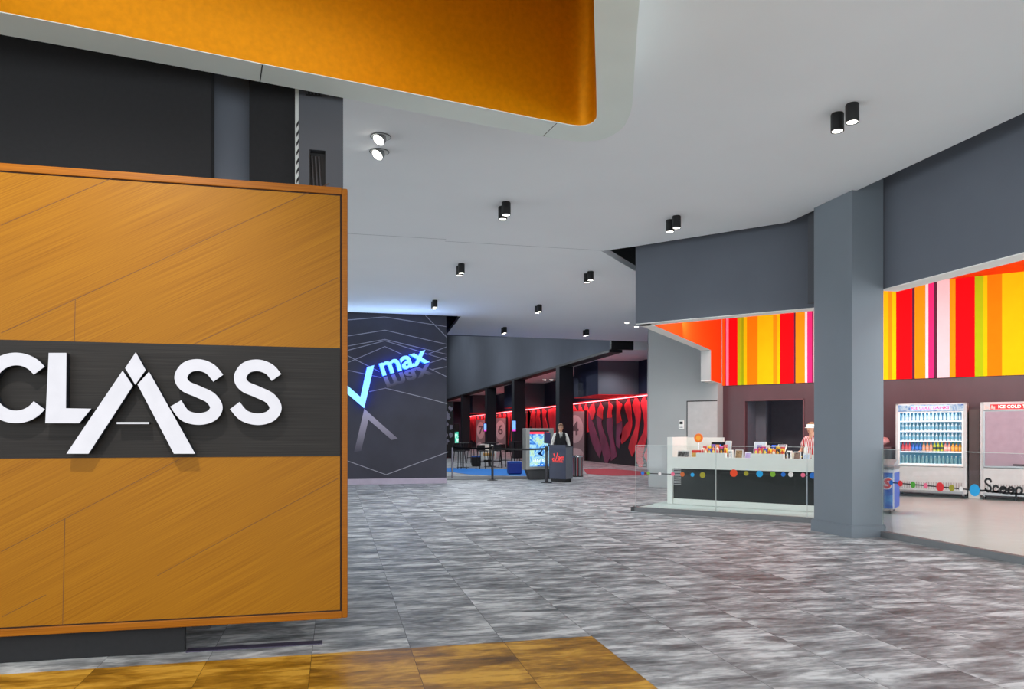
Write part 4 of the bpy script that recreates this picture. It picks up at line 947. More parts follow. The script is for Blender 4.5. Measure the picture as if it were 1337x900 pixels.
def person(name, label, loc, rz, H, arms, fem=False):
    k = H/1.75; S = lambda p: tuple(c*k for c in p)
    root = thing(name, label, 'person', loc, rz)
    J = {}; B = []
    def j(n, p, r): J[n] = (S(p), r*k)
    sh = 0.165 if not fem else 0.145; hp = 0.09 if not fem else 0.1
    j('pel',(0,0,0.96),0.125); j('bel',(0,-0.005,1.10),0.115 if not fem else 0.105); j('che',(0,0,1.28),0.135 if not fem else 0.12); j('nb',(0,0.012,1.445),0.068); j('nk',(0,0.0,1.50),0.056); j('hd',(0,-0.012,1.57),0.06)
    B += [('pel','bel'),('bel','che'),('che','nb'),('nb','nk'),('nk','hd')]
    for s, sd_ in ((-1,'l'),(1,'r')):
        el, wr, hd_ = arms[0 if s < 0 else 1]
        j('s'+sd_,(s*sh,0.012,1.415),0.058); j('e'+sd_,el,0.041); j('w'+sd_,wr,0.027)
        B += [('che','s'+sd_),('s'+sd_,'e'+sd_),('e'+sd_,'w'+sd_)]
        # hand: palm then five bent fingers
        w = Vector(wr); d = (Vector(hd_)-w).normalized(); fwd = Vector((0,-1,0)) if abs(d.y) < 0.7 else Vector((0,0,-1))
        side = d.cross(fwd).normalized(); palm = w+d*0.055; j('p'+sd_, tuple(palm), 0.03); B.append(('w'+sd_,'p'+sd_))
        curl = fwd if abs(d.y) < 0.7 else Vector((0,0,-1))
        across = fwd if abs(d.y) < 0.7 else Vector((1,0,0))
        inn = side*(1 if s < 0 else -1) if abs(d.y) < 0.7 else Vector((0,0,-1))
        for fi, (off, ln) in enumerate(((0.030,0.078),(0.010,0.088),(-0.010,0.082),(-0.029,0.066))):
            b0_ = palm+across*off+d*0.03; b1_ = b0_+d*ln*0.5+inn*0.006; b2_ = b1_+d*ln*0.45+inn*0.022
            for q, (pp, rr_) in enumerate(((b0_,0.0105),(b1_,0.0095),(b2_,0.008))): j('f%s%d%d' % (sd_,fi,q), tuple(pp), rr_)
            B += [('p'+sd_,'f%s%d0' % (sd_,fi)),('f%s%d0' % (sd_,fi),'f%s%d1' % (sd_,fi)),('f%s%d1' % (sd_,fi),'f%s%d2' % (sd_,fi))]
        t0_ = w+d*0.03+across*0.034; t1_ = t0_+d*0.035+across*0.022+inn*0.01; t2_ = t1_+d*0.03+across*0.004+inn*0.012
        for q, (pp, rr_) in enumerate(((t0_,0.013),(t1_,0.011),(t2_,0.009))): j('t%s%d' % (sd_,q), tuple(pp), rr_)
        B += [('w'+sd_,'t%s0' % sd_),('t%s0' % sd_,'t%s1' % sd_),('t%s1' % sd_,'t%s2' % sd_)]
        j('h'+sd_,(s*hp,0,0.90),0.088); j('k'+sd_,(s*(hp+.008),-0.012,0.50),0.056); j('c'+sd_,(s*(hp+.01),0.012,0.34),0.052); j('a'+sd_,(s*(hp+.012),0.02,0.09),0.038); j('b'+sd_,(s*(hp+.016),-0.05,0.045),0.034); j('t'+sd_,(s*(hp+.025),-0.13,0.034),0.03)
        B += [('pel','h'+sd_),('h'+sd_,'k'+sd_),('k'+sd_,'c'+sd_),('c'+sd_,'a'+sd_),('a'+sd_,'b'+sd_),('b'+sd_,'t'+sd_)]
    JB = {n: (p, r*(0.8 if n in ('pel','bel','che','sl','sr','hl','hr','el','er') else 1.0)) for n, (p, r) in J.items()}
    body = MB(); body.add(*skin_mesh(JB, B, 'pel'))
    hc = Vector(S((0,-0.018,1.618)))
    body.ball(hc, (0.077*k,0.095*k,0.112*k), 24, 18); body.ball(hc+Vector((0,-0.025*k,-0.062*k)), (0.05*k,0.06*k,0.05*k), 20, 12)
    body.ball(hc+Vector((0,-0.096*k,-0.018*k)), (0.013*k,0.018*k,0.026*k), 12, 8)
    body.ball(hc+Vector((0,-0.083*k,-0.058*k)), (0.026*k,0.012*k,0.010*k), 12, 8)
    for s in (-1,1): body.ball(hc+Vector((s*0.075*k,0.008*k,-0.012*k)), (0.012*k,0.02*k,0.032*k), 12, 8)
    rb_ = remesh(body, 0.007)
    rb_.m = []
    lipz, eyz = hc.z-0.06*k, hc.z+0.008*k
    for f in rb_.f:
        c = Vector((0,0,0))
        for i in f: c += Vector(rb_.v[i])
        c /= len(f); r = c-hc; q = 0
        if r.y < -0.07*k and abs(c.z-lipz) < 0.0065*k and abs(r.x) < 0.019*k: q = 1
        rb_.m.append(q)
    rb_.build('body', [M_skin, mat('lips', (176,96,88), 0.5)], root, smooth=80)
    ey = MB()
    for s in (-1,1):
        ey.mat(0).ball(hc+Vector((s*0.031*k,-0.0850*k,0.008*k)), (0.012*k,0.009*k,0.006*k), 12, 8); ey.mat(1).ball(hc+Vector((s*0.031*k,-0.0915*k,0.008*k)), 0.0048*k, 10, 8)
    ey.build('eyes', [M_white, M_matte], root, smooth=True)
    return root, k, hc, J, B
def sub(J, B, keep, grow):
    jj = {n: (J[n][0], J[n][1]+grow.get(n, grow['*'])) for n in keep}; return jj, [(a, b) for a, b in B if a in jj and b in jj]
# --- attendant at the podium
mp_ = onz(737, 628.6)
LM = Vector((mp_.x, mp_.y+0.42, 0))
man, k, hc, J, B = person('person', 'attendant in white shirt, black vest and glasses standing behind the navy podium', LM, math.radians(-12), 1.80,
      [((-0.25,0.02,1.13),(-0.27,-0.10,0.90),(-0.27,-0.13,0.80)), ((0.25,0.02,1.13),(0.275,-0.06,0.89),(0.275,-0.09,0.79))])
JJ, BB2 = sub(J, B, ['pel','bel','che','nb','sl','sr','el','er','wl','wr'], {'*':0.012,'wl':0.010,'wr':0.010,'nb':0.008}); JJ['nk'] = (tuple(Vector(J['nb'][0]).lerp(Vector(J['nk'][0]),0.45)), 0.068); BB2.append(('nb','nk'))
MB().add(*skin_mesh(JJ, BB2, 'pel')).build('white_shirt', M_shirt, man, smooth=80)
JJ, BB2 = sub(J, B, ['pel','bel','che'], {'*':0.042,'che':0.05}); 
JJ['vl'] = ((-0.105*k,-0.004,1.40*k),0.105); JJ['vr'] = ((0.105*k,-0.004,1.40*k),0.105); JJ['vtl'] = ((-0.082*k,0.014,1.462*k),0.062); JJ['vtr'] = ((0.082*k,0.014,1.462*k),0.062); BB2 += [('che','vl'),('che','vr'),('vl','vtl'),('vr','vtr')]
MB().add(*skin_mesh(JJ, BB2, 'pel')).build('black_vest', M_vest, man, smooth=80)
sp = MB(); sp.add([(-0.05*k,-0.155*k,1.475*k),(0.05*k,-0.155*k,1.475*k),(0.012*k,-0.205*k,1.20*k),(-0.012*k,-0.205*k,1.20*k),(-0.05*k,-0.12*k,1.475*k),(0.05*k,-0.12*k,1.475*k),(0.012*k,-0.15*k,1.20*k),(-0.012*k,-0.15*k,1.20*k)], [(0,1,2,3),(7,6,5,4),(0,3,7,4),(1,0,4,5),(2,1,5,6),(3,2,6,7)]); sp.build('shirt_front', M_shirt, man)
ti = MB(); ti.add([(-0.022*k,-0.172*k,1.475*k),(0.022*k,-0.172*k,1.475*k),(0.018*k,-0.184*k,1.44*k),(0.034*k,-0.22*k,1.2*k),(0,-0.221*k,1.16*k),(-0.034*k,-0.22*k,1.2*k),(-0.018*k,-0.184*k,1.44*k)], [(0,1,2,3,4,5,6)]); ti2 = MB()
n7 = 7; ti2.add([(*v[:1], v[1], v[2]) for v in ti.v]+[(v[0], v[1]+0.012, v[2]) for v in ti.v], [tuple(range(7)), tuple(range(13,6,-1))]+[(i,(i+1)%7,7+(i+1)%7,7+i) for i in range(7)]); ti2.build('black_tie', M_vest, man)
JJ, BB2 = sub(J, B, ['pel','hl','hr','kl','kr','cl','cr','al','ar'], {'*':0.014,'al':0.03,'ar':0.03,'cl':0.02,'cr':0.02}); MB().add(*skin_mesh(JJ, BB2, 'pel')).build('black_trousers', M_vest, man, smooth=80)
for s in ('l','r'):
    JJ, BB2 = sub(J, B, ['a'+s,'b'+s,'t'+s], {'*':0.012}); MB().add(*skin_mesh(JJ, BB2, 'b'+s)).build('black_shoe', M_matte, man, smooth=80)
def hair(root, hc, k, m, long=False):
    h = MB(); h.ball((hc.x, hc.y+0.008*k, hc.z+0.012*k), (0.086*k,0.101*k,0.114*k), 24, 18)
    keep = []
    for f, mi in zip(h.f, h.m):
        c = Vector((0,0,0))
        for i in f: c += Vector(h.v[i])
        c /= len(f); r = (c-hc)/k
        if r.z > 0.058 or (r.y > -0.005 and r.z > (-0.02 if not long else -0.07)) or (r.y > -0.03 and r.z > 0.02): keep.append(f)
    h.f = keep; h.m = [0]*len(keep)
    for i, v in enumerate(h.v):
        r = Vector(v)-hc; w_ = 1+0.05*math.sin(30*v[0]/k)*math.sin(23*v[1]/k+1); h.v[i] = tuple(hc+r*w_)
    o = h.build('hair', m, root, smooth=80); md = o.modifiers.new('t', 'SOLIDIFY'); md.thickness = 0.012*k; md.offset = -1
hair(man, hc, k, M_hair)
gs = MB()
for s in (-1,1):
    c = hc+Vector((s*0.031*k,-0.103*k,0.006*k)); gs.tube([c+Vector((0.022*k*math.cos(a),0,0.017*k*math.sin(a))) for a in [2*math.pi*i/16 for i in range(17)]], 0.0026*k, 6)
    gs.tube([c+Vector((s*0.022*k,0,0.004*k)), hc+Vector((s*0.08*k,-0.01*k,0.008*k))], 0.0024*k, 6)
gs.tube([hc+Vector((-0.009*k,-0.104*k,0.008*k)), hc+Vector((0.009*k,-0.104*k,0.008*k))], 0.0026*k, 6); gs.build('glasses', M_matte, man, smooth=True)
# --- counter worker
wa = onb(1058.5, 560, BC+1.18)[0]
wom, k, hc, J, B = person('person', 'snack bar worker in red striped shirt and white visor, half hidden by the column', P(wa+0.02, BC+1.18, ZK), RC+math.radians(-25), 1.63,
      [((-0.23,-0.05,1.13),(-0.20,-0.30,1.05),(-0.19,-0.42,1.02)), ((0.23,0.0,1.12),(0.22,-0.25,1.05),(0.21,-0.4,1.03))], True)
M_strp = bpy.data.materials.new('red_white_stripe'); M_strp.use_nodes = True; nt = M_strp.node_tree
tc = nn(nt,'ShaderNodeTexCoord'); wv = nn(nt,'ShaderNodeTexWave', wave_type='BANDS', bands_direction='X'); wv.inputs['Scale'].default_value = 9.0; wv.inputs['Distortion'].default_value = 0.6; rp = nn(nt,'ShaderNodeValToRGB'); rp.color_ramp.interpolation = 'CONSTANT'
rp.color_ramp.elements[0].color = lin((206,30,44)); rp.color_ramp.elements[1].position = 0.5; rp.color_ramp.elements[1].color = lin((240,232,228))
nt.links.new(tc.outputs['Object'], wv.inputs[0]); nt.links.new(wv.outputs['Fac'], rp.inputs[0]); nt.links.new(rp.outputs[0], nt.nodes['Principled BSDF'].inputs['Base Color']); nt.nodes['Principled BSDF'].inputs['Roughness'].default_value = 0.8
JJ, BB2 = sub(J, B, ['pel','bel','che','nb','sl','sr'], {'*':0.014,'nb':0.008})
for s in ('l','r'): JJ['m'+s] = (tuple(Vector(J['s'+s][0]).lerp(Vector(J['e'+s][0]),0.7)), 0.062); BB2.append(('s'+s,'m'+s))
MB().add(*skin_mesh(JJ, BB2, 'pel')).build('striped_shirt', M_strp, wom, smooth=80)
JJ, BB2 = sub(J, B, ['pel','hl','hr','kl','kr','cl','cr','al','ar'], {'*':0.014,'al':0.03,'ar':0.03}); MB().add(*skin_mesh(JJ, BB2, 'pel')).build('black_trousers', M_vest, wom, smooth=80)
for s in ('l','r'):
    JJ, BB2 = sub(J, B, ['a'+s,'b'+s,'t'+s], {'*':0.012}); MB().add(*skin_mesh(JJ, BB2, 'b'+s)).build('black_shoe', M_matte, wom, smooth=80)
hair(wom, hc, k, mat('fair_hair', (150,112,76), 0.6, var=0.3, scale=60), True)
vs_ = MB()
n = 28; vsv = []; vsf = []
for z, r in ((0.022,1.06),(0.075,1.06)):
    for i in range(n): a = 2*math.pi*i/n; vsv.append(hc+Vector((0.088*k*r*math.cos(a), 0.008*k+0.103*k*r*math.sin(a), z*k)))
for i in range(n): vsf.append((i,(i+1)%n,n+(i+1)%n,n+i))
vs_.add(vsv, vsf)
br = []
for r in (1.0, 1.62):
    for i in range(13): a = math.pi*(1.12+0.76*i/12); br.append(hc+Vector((0.089*k*(r*0.5+0.5)*math.cos(a), 0.1*k*r*math.sin(a)+0.008*k, (0.024-(r-1)*0.03)*k)))
vs_.add(br, [(i,i+1,13+i+1,13+i) for i in range(12)])
o = vs_.build('white_visor', M_white, wom, smooth=80); md = o.modifiers.new('t','SOLIDIFY'); md.thickness = 0.004

# ================================================================== FOYER THINGS
# podium
po = onz(717.3, 629.0); pr = onz(738.5, 630.0); pe = onz(745.3, 628.5)
pd = thing('podium', 'navy ticket podium with red EVENT lettering in front of the attendant', 'podium', (po.x, po.y, 0), math.atan2(pr.y-po.y, pr.x-po.x))
pw = (pr-po).length; pdp = 0.40
MB().rbox((0,0,0.09),(pw,0.012,1.10),0.004).build('front_panel', M_navyobj, pd)
MB().rbox((pw-0.012,0.012,0.09),(pw,pdp,1.06),0.004).build('side_panel', mat('podium_grey', (104,108,118), 0.4), pd)
MB().rbox((0,0.012,0.09),(0.012,pdp,1.06),0.004).build('side_panel', mat('podium_grey', (104,108,118), 0.4), pd)
MB().prism([(-0.01,1.10),(pdp+0.02,1.05),(pdp+0.02,1.075),(-0.01,1.125)], 'x', -0.01, pw+0.01).build('top', M_navyobj, pd)
MB().box((0.03,0.03,0.0),(pw-0.03,pdp-0.03,0.09)).build('plinth', M_matte, pd)
M_evt = mat('event_red', (236,60,56), 0.4, emit=(236,60,56), es=0.5)
lt = MB(); cx_ = pw*0.52
put_text(lt, 'e', 0.19, T((cx_-0.165,-0.004,0.70)), extrude=0.004, offset=0.001, xs=0.95)
put_text(lt, 'ENT', 0.15, T((cx_+0.112,-0.004,0.71)), extrude=0.004, offset=0.004, xs=0.78)
lt.ribbon([(cx_-0.145,0.86),(cx_-0.07,0.655),(cx_+0.0,0.88)], 0.014, 'y', -0.008, 0.0)
lt.box((cx_-0.19,-0.006,0.595),(cx_+0.19,0.0,0.618)); lt.build('lettering', M_evt, pd)
tl = MB(); put_text(tl, 'CINEMAS', 0.05, T((cx_,-0.004,0.637)), extrude=0.002, xs=1.6); tl.build('small_lettering', M_evt, pd)
# monitor on the podium
mo = thing('podium_monitor', 'small dark monitor standing at the left of the navy podium top', 'monitor', (po.x-0.06, po.y+0.12, 1.085), 0.2)
MM = T((0.06,0.1,0.10)) @ Matrix.Rotation(-0.2, 4, 'X') @ Matrix.Rotation(0.12, 4, 'Y')
MB().rbox((0.06,0.05,0.0),(0.2,0.17,0.015),0.004).build('foot', M_matte, mo); MB().tube([(0.13,0.11,0.01),(0.10,0.13,0.2)],0.014).build('stem', M_matte, mo, smooth=True)
MB().rbox((-0.09,-0.015,-0.02),(0.13,0.015,0.34),0.008,MM).build('housing', M_navyobj, mo); MB().box((-0.075,-0.018,0.0),(0.115,-0.015,0.32),MM).build('screen', mat('monitor_dark', (52,52,84), 0.2, emit=(40,40,80), es=0.25), mo)
# stanchions and belt
def stanchion(px, py, label):
    q = onz(px, py); t = thing('stanchion', label, 'stanchion', (q.x, q.y, 0), 0, 'belt barrier posts')
    MB().lathe([(0.17,0),(0.17,0.012),(0.05,0.03),(0.045,0.045)], n=28).build('base', M_matte, t, smooth=True); MB().lathe([(0.038,0.04),(0.038,0.98)], n=18).build('post', mat('stanchion_grey', (44,44,50), 0.4), t, smooth=True); MB().lathe([(0.046,0.94),(0.046,1.07),(0.03,1.09)], n=18).build('head', M_matte, t, smooth=True); return q
q1_ = stanchion(643, 627.5, 'black belt barrier post left of the lit poster stand')
q2_ = stanchion(713.5, 630.5, 'black belt barrier post mostly hidden behind the podium edge')
q3_ = onz(586, 627.5); tag(MB().lathe([(0.03,0),(0.03,1.0)], n=12).build('barrier_wall_post', mat('white_post', (190,186,200), 0.5), None, onz(590.5, 624.0), smooth=True), 'thin white post at the end of the belt barrier beside the charcoal wall', 'post')
def belt(A, B, label):
    A = Vector((A.x, A.y, 0)); B = Vector((B.x, B.y, 0)); t = MB()
    d = (B-A).normalized(); q = Vector((-d.y,d.x,0))*0.003; A = A+d*0.04; B = B-d*0.04
    n_ = 12; vs = []; fs = []
    for i in range(n_+1):
        u = i/n_; p = A.lerp(B,u); s_ = -0.03*4*u*(1-u)
        vs += [p+q+Vector((0,0,0.985+s_)), p+q+Vector((0,0,1.04+s_)), p-q+Vector((0,0,1.04+s_)), p-q+Vector((0,0,0.985+s_))]
    for i in range(n_):
        o = 4*i
        for k_ in range(4): fs.append((o+k_, o+(k_+1)%4, o+4+(k_+1)%4, o+4+k_))
    t.add(vs, fs); tag(t.build('barrier_belt', M_matte), label, 'barrier belt', 'barrier belts')
belt(q1_, q2_, 'black belt stretched from the middle post to the podium'); belt(Vector((onz(590.5,624).x,onz(590.5,624).y,0)), q1_, 'black belt stretched from the charcoal wall to the middle post')
# poster light box
lb0 = onz(688.5, 626.8); lb1 = onz(722, 625.8)
lb = thing('poster_light_box', 'free standing lit poster stand with blue picture and red header left of the podium', 'poster stand', (lb0.x, lb0.y, 0), math.atan2(lb1.y-lb0.y, lb1.x-lb0.x))
wl = (lb1-lb0).length
sl_ = lambda px, py: (onY(px, py, lb0.y).x-lb0.x, onY(px, py, lb0.y).z)
xl, zt_ = sl_(686.5, 559.5); xl2, zb2 = sl_(686.5, 613.5)
MB().rbox((xl, -0.02, zb2), (wl+0.02, 0.26, zt_), 0.02).build('frame', mat('light_box_grey', (168,168,164), 0.4), lb)
MB().prism([(0.12,0.0),(wl-0.08,0),(wl,zb2),(xl+0.05,zb2)], 'y', 0.02, 0.22).build('base', mat('light_box_base', (80,80,82), 0.5), lb)
x0_, z0_ = sl_(691.5, 609.5); x1_, z1_ = sl_(718.5, 562.0)
s_o = MB().box((x0_, -0.026, z0_), (x1_, -0.02, z1_)).build('screen', screen_mat('poster_blue', [(0.3,(30,80,190)),(0.42,(70,150,235)),(0.52,(170,225,250)),(0.62,(200,240,190)),(0.75,(60,140,230))], 4.5, 0.8, 1.5), lb)
MB().box((x0_, -0.03, z1_-0.12), (x1_, -0.026, z1_-0.05)).build('red_header', mat('poster_red', (220,50,70), 0.4, emit=(225,50,70), es=0.9), s_o)
MB().box((x0_, -0.03, z1_-0.05), (x1_, -0.0262, z1_)).build('dark_header', M_matte, s_o)
cxp, czp = (x0_+x1_)/2, (z0_+z1_)/2
MB().prism([(cxp-0.06,czp-0.18),(cxp+0.16,czp+0.02),(cxp+0.06,czp-0.16),(cxp+0.16,czp-0.28)], 'y', -0.032, -0.026).build('arrow_shape', mat('poster_navy', (24,60,120), 0.4), s_o)
gt = MB()
for k_ in range(7): gt.box((cxp-0.22+k_*0.065, -0.031, czp-0.42), (cxp-0.18+k_*0.065, -0.026, czp-0.38+0.02*(k_ % 3)))
for k_ in range(5): gt.box((x0_+0.05+k_*0.12, -0.031, z0_+0.04), (x0_+0.11+k_*0.12, -0.026, z0_+0.065))
gt.build('small_print', mat('poster_print', (210,230,250), 0.4, emit=(210,230,250), es=0.8), s_o)
# striped bin
bn = onz(754, 622.5); bt = thing('litter_bin', 'round steel bin with red stripes right of the podium', 'bin', (bn.x, bn.y, 0))
bm_ = MB(); nb = 32
for k_ in range(nb):
    a0_, a1_ = 2*math.pi*k_/nb, 2*math.pi*(k_+1)/nb; bm_.mat([0,0,1,0,2,0,1,2][k_ % 8]); r = 0.18
    bm_.add([(r*math.cos(a0_),r*math.sin(a0_),0.03),(r*math.cos(a1_),r*math.sin(a1_),0.03),(r*math.cos(a1_),r*math.sin(a1_),0.66),(r*math.cos(a0_),r*math.sin(a0_),0.66)], [(0,1,2,3)])
bm_.build('body', [M_steel, mat('bin_red', (170,40,50), 0.4), mat('bin_dark', (60,60,70), 0.4)], bt, smooth=60)
MB().lathe([(0.19,0),(0.19,0.03),(0.17,0.035)], n=32).build('foot_ring', M_matte, bt, smooth=True); MB().lathe([(0.185,0.66),(0.19,0.68),(0.185,0.71),(0.12,0.725),(0.11,0.66)], n=32, cap=False).build('rim', M_chrome, bt, smooth=True)
# column screens
def col_screen(label, px0, px1, py0, py1, Y):
    a = onY(px0, py0, Y); b = onY(px1, py1, Y); t = thing('wall_screen', label, 'screen', (a.x, Y, b.z), 0, 'screens mounted on the foyer columns')
    MB().rbox((0,0,0),(b.x-a.x,0.07,a.z-b.z),0.01).build('housing', M_matte, t); MB().box((0.03,-0.004,0.12),(b.x-a.x-0.03,0.0,a.z-b.z-0.03)).build('display', mat('screen_sky', (120,170,240), 0.3, emit=(110,165,245), es=1.0, var=0.3, scale=8), t); MB().box((0.03,-0.004,0.03),(b.x-a.x-0.03,0.0,0.12)).build('pink_footer', mat('screen_pink', (200,70,180), 0.3, emit=(210,60,180), es=0.9), t)
colY = {}
for px in (737.5, 677.5, 641, 608): d = ray(px, 565); colY[px] = (XB+0.28)/d[0]*d[1]-0.3
def cs_(label, px, x0, x1, y0, y1): col_screen(label, x0, x1, y0, y1, colY[px]-0.078)
cs_('small blue screen with pink foot on the second black column from the podium', 677.5, 668.2, 674, 549, 564)
cs_('small blue screen with pink foot on the third black column from the podium', 641, 631.3, 635.6, 553, 564)
g_ = onY(593, 565, 60.0); g2 = onY(599.5, 565, 60.0)
gs_ = thing('kiosk_screen', 'small bright green and white screen far left beyond the bar stools', 'kiosk', (g_.x, 60.0, 0)); MB().rbox((0,0,0),(g2.x-g_.x,0.2,2.2),0.02).build('casing', M_matte, gs_); MB().box((0.06,-0.006,0.6),(g2.x-g_.x-0.06,0.0,1.55)).build('display', screen_mat('kiosk_green', [(0.35,(10,80,70)),(0.5,(60,200,170)),(0.65,(220,250,240))], 3, 1.0), gs_)
# lounge: bar stools, tables, ottomans
def stool(px, py, rot, label):
    q = onz(px, py); t = thing('bar_stool', label, 'bar stool', (q.x, q.y, 0), rot, 'black bar stools')
    MB().rbox((-0.19,-0.19,0.72),(0.19,0.19,0.76),0.015).build('seat', M_matte, t)
    for sx in (-1,1):
        for sy in (-1,1): MB().tube([(sx*0.15,sy*0.15,0.725),(sx*0.21,sy*0.21,0)],0.016,8).build('leg', M_matte, t, smooth=True)
    MB().tube([(0.195*math.cos(a)*1.3,0.195*math.sin(a)*1.3,0.28) for a in [math.pi/4+i*math.pi/2 for i in range(5)]],0.011,8).build('footrest', M_matte, t)
    MB().prism([(-0.19,0.76),(0.19,0.76),(0.17,0.98),(-0.17,0.98)],'y',0.165,0.19).build('backrest', M_matte, t)
stool(600, 612.5, 0.4, 'black bar stool closest to the charcoal wall'); stool(630, 612.2, 0.2, 'black bar stool behind the middle barrier post, on its left')
stool(649, 611.0, -0.3, 'black bar stool behind the middle barrier post, on its right'); stool(660, 609.5, 0.6, 'black bar stool left of the blue cube'); stool(617, 605.0, 0.9, 'black bar stool behind the black cube with blue top')
stool(682, 609.5, 0.1, 'black bar stool behind the blue cube')
def hightable(px, py, label):
    q = onz(px, py); t = thing('high_table', label, 'table', (q.x, q.y, 0), 0, 'black high tables')
    MB().lathe([(0.40,1.02),(0.40,1.05)], n=28).build('table_top', M_matte, t, smooth=True); MB().lathe([(0.035,0.02),(0.035,1.02)], n=14).build('pole', M_matte, t, smooth=True); MB().lathe([(0.27,0),(0.27,0.015),(0.05,0.03)], n=28).build('base', M_matte, t, smooth=True)
hightable(604.5, 610.5, 'round black high table by the first bar stool'); hightable(640, 609.5, 'round black high table between the two middle bar stools'); hightable(672, 605.0, 'round black high table behind the blue cube')
def ottoman(px0, px1, py, dep, h, m, mt, label):
    a = onz(px0, py); b = onz(px1, py); w_ = (b-a).length; t = thing('cube_ottoman', label, 'ottoman', (a.x, a.y, 0.008), -0.12)
    MB().rbox((0,0,0.02),(w_,dep,h-0.05),0.02).build('body', m, t); MB().rbox((-0.004,-0.004,h-0.05),(w_+0.004,dep+0.004,h),0.02).build('seat_pad', mt, t)
    MB().box((0.03,0.03,0),(w_-0.03,dep-0.03,0.02)).build('plinth', M_matte, t)
ottoman(664, 681.5, 620.0, 0.55, 0.45, mat('navy_vinyl', (22,52,140), 0.4), mat('blue_vinyl', (30,90,180), 0.4), 'blue cube ottoman on the blue carpet near the barrier')
ottoman(616, 628, 609.5, 0.5, 0.46, M_matte, mat('blue_vinyl', (30,90,180), 0.4), 'black cube ottoman with a blue top behind the barrier')
lgc = thing('lounge_armchair', 'white tub armchair with tan cushion behind the bar stools', 'armchair', (*onz(637, 603).xy, 0), 0.2)
tb = MB(); nA = 18; vs = []; fs = []
for i in range(nA+1):
    a = math.pi*(-0.15+1.3*i/nA)
    for r, z in ((0.42,0.10),(0.46,0.80),(0.36,0.80),(0.34,0.10)): vs.append((r*math.cos(a), r*math.sin(a), z+ (0.1*math.sin(a) if z > 0.5 else 0)))
for i in range(nA):
    for q in range(4): fs.append((4*i+q,4*i+(q+1)%4,4*i+4+(q+1)%4,4*i+4+q))
fs += [(0,1,2,3),(4*nA+3,4*nA+2,4*nA+1,4*nA)]
tb.add(vs, fs); tb.build('shell', M_white, lgc, smooth=50); MB().lathe([(0.33,0.30),(0.34,0.40),(0.30,0.44)], n=22).build('cushion', mat('tan_cushion', (206,160,90), 0.7), lgc, smooth=True); MB().lathe([(0.34,0.10),(0.34,0.30)], n=22).build('seat_base', M_white, lgc, smooth=True); MB().lathe([(0.22,0),(0.22,0.10)], n=20).build('foot', M_matte, lgc)

# ================================================================== WOODEN SIGN WALL
YP = 5.38
pw0, pw1, pz0, pz1 = -5.2, 0.075, 0.20, 3.215
SP = thing('sign_wall', 'honey oak sign wall with a dark band and glowing white CLASS letters', 'sign wall', (0, YP, 0))
fz_ = 0.05
fr = MB(); fr.rbox((pw0, 0, pz1-fz_), (pw1-0.04, 0.2, pz1), 0.006); fr.rbox((pw0, 0, pz0), (pw1-0.04, 0.2, pz0+fz_), 0.006); fr.rbox((pw1-0.04, 0, pz0), (pw1, 0.2, pz1-0.005), 0.012)
fr.build('frame', M_lipping, SP)
MB().box((pw0, 0.014, pz0+fz_), (pw1-0.04, 0.18, pz1-fz_)).build('shadow_gap', M_gap, SP)
bz0, bz1 = 1.335, 2.09
def board(z0, z1, seams, name):
    b = MB(); b.box((pw0, 0.004, z0), (pw1-0.052, 0.03, z1)); b.mat(1)
    for A, B_ in seams:
        a = onY(*A, YP); c = onY(*B_, YP); a = Vector((a.x, a.z)); c = Vector((c.x, c.z))
        b.ribbon([a, c], 0.0018, 'y', 0.0032, 0.01)
    return b.build(name, [M_wood, M_seam], SP)
board(bz1, pz1-fz_-0.01, [((1,435),(430,239)),((1,294),(150,231)),((250,451),(441,362.5)),((98,391),(97,446))], 'oak_board')
board(pz0+fz_+0.01, bz0, [((1,721),(234,600)),((205,752),(441,625)),((84.5,678),(81.5,817)),((2,806),(60,777))], 'oak_board')
MB().box((pw0, 0.0, bz0), (pw1-0.052, 0.03, bz1)).build('dark_band', M_dark_band, SP)
MB().box((pw0, 0.13, 0.0), (-1.015, 0.2, pz0+0.01)).build('plinth', M_black, SP)
MB().box((-0.98, 0.19, 0.135), (-0.86, 0.28, pz0+0.005)).build('bracket', M_matte, SP)
bpx = [onz(*p) for p in ((246,847),(434,834),(432,843),(246,858))]
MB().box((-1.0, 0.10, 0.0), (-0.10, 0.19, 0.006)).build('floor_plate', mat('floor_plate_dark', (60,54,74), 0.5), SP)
# letters: faces lit, dark returns, stood off the band
YLf = YP-0.085
ccr = lambda x, y: (x/2.907, 430+y/2.907)
def LP(x, y): p = ccr(x, y); v = onY(p[0], p[1], YLf); return (v.x, v.z)
def letter(name, polys=None, strokes_=None):
    f = MB(); r = MB()
    if polys:
        for pts in polys:
            q = [LP(*p) for p in pts]; f.prism(q, 'y', -0.086, -0.078); r.prism(q, 'y', -0.078, -0.022)
    if strokes_:
        for pts, hw in strokes_:
            q = catmull([LP(*p) for p in pts], 8); f.ribbon(q, hw, 'y', -0.086, -0.078); r.ribbon(q, hw*0.995, 'y', -0.078, -0.022)
    o = r.build(name, M_return, SP); f.build('lit_face', M_face, o)
    pn = MB(); 
    return o
arc = [(60+110*math.cos(math.radians(t)), 223-110*math.sin(math.radians(t))*1.0) for t in range(37, 324, 13)]
HWL = abs(LP(27,200)[0]-LP(0,200)[0])
letter('letter_c', None, [(arc, HWL)])
letter('letter_l', [[(185,90),(251,90),(249,300),(345,302),(300,357),(172,357)]])
letter('letter_a_diamond', [[(515,88),(552,155),(513,210),(475,148)]])
letter('letter_a_left_leg', [[(465,158),(503,215),(335,473),(252,473)]])
letter('letter_a_right_leg', [[(565,162),(740,473),(660,473),(522,210)]])
letter('letter_a_crossbar', [[(443,353),(565,353),(565,360),(443,360)]])
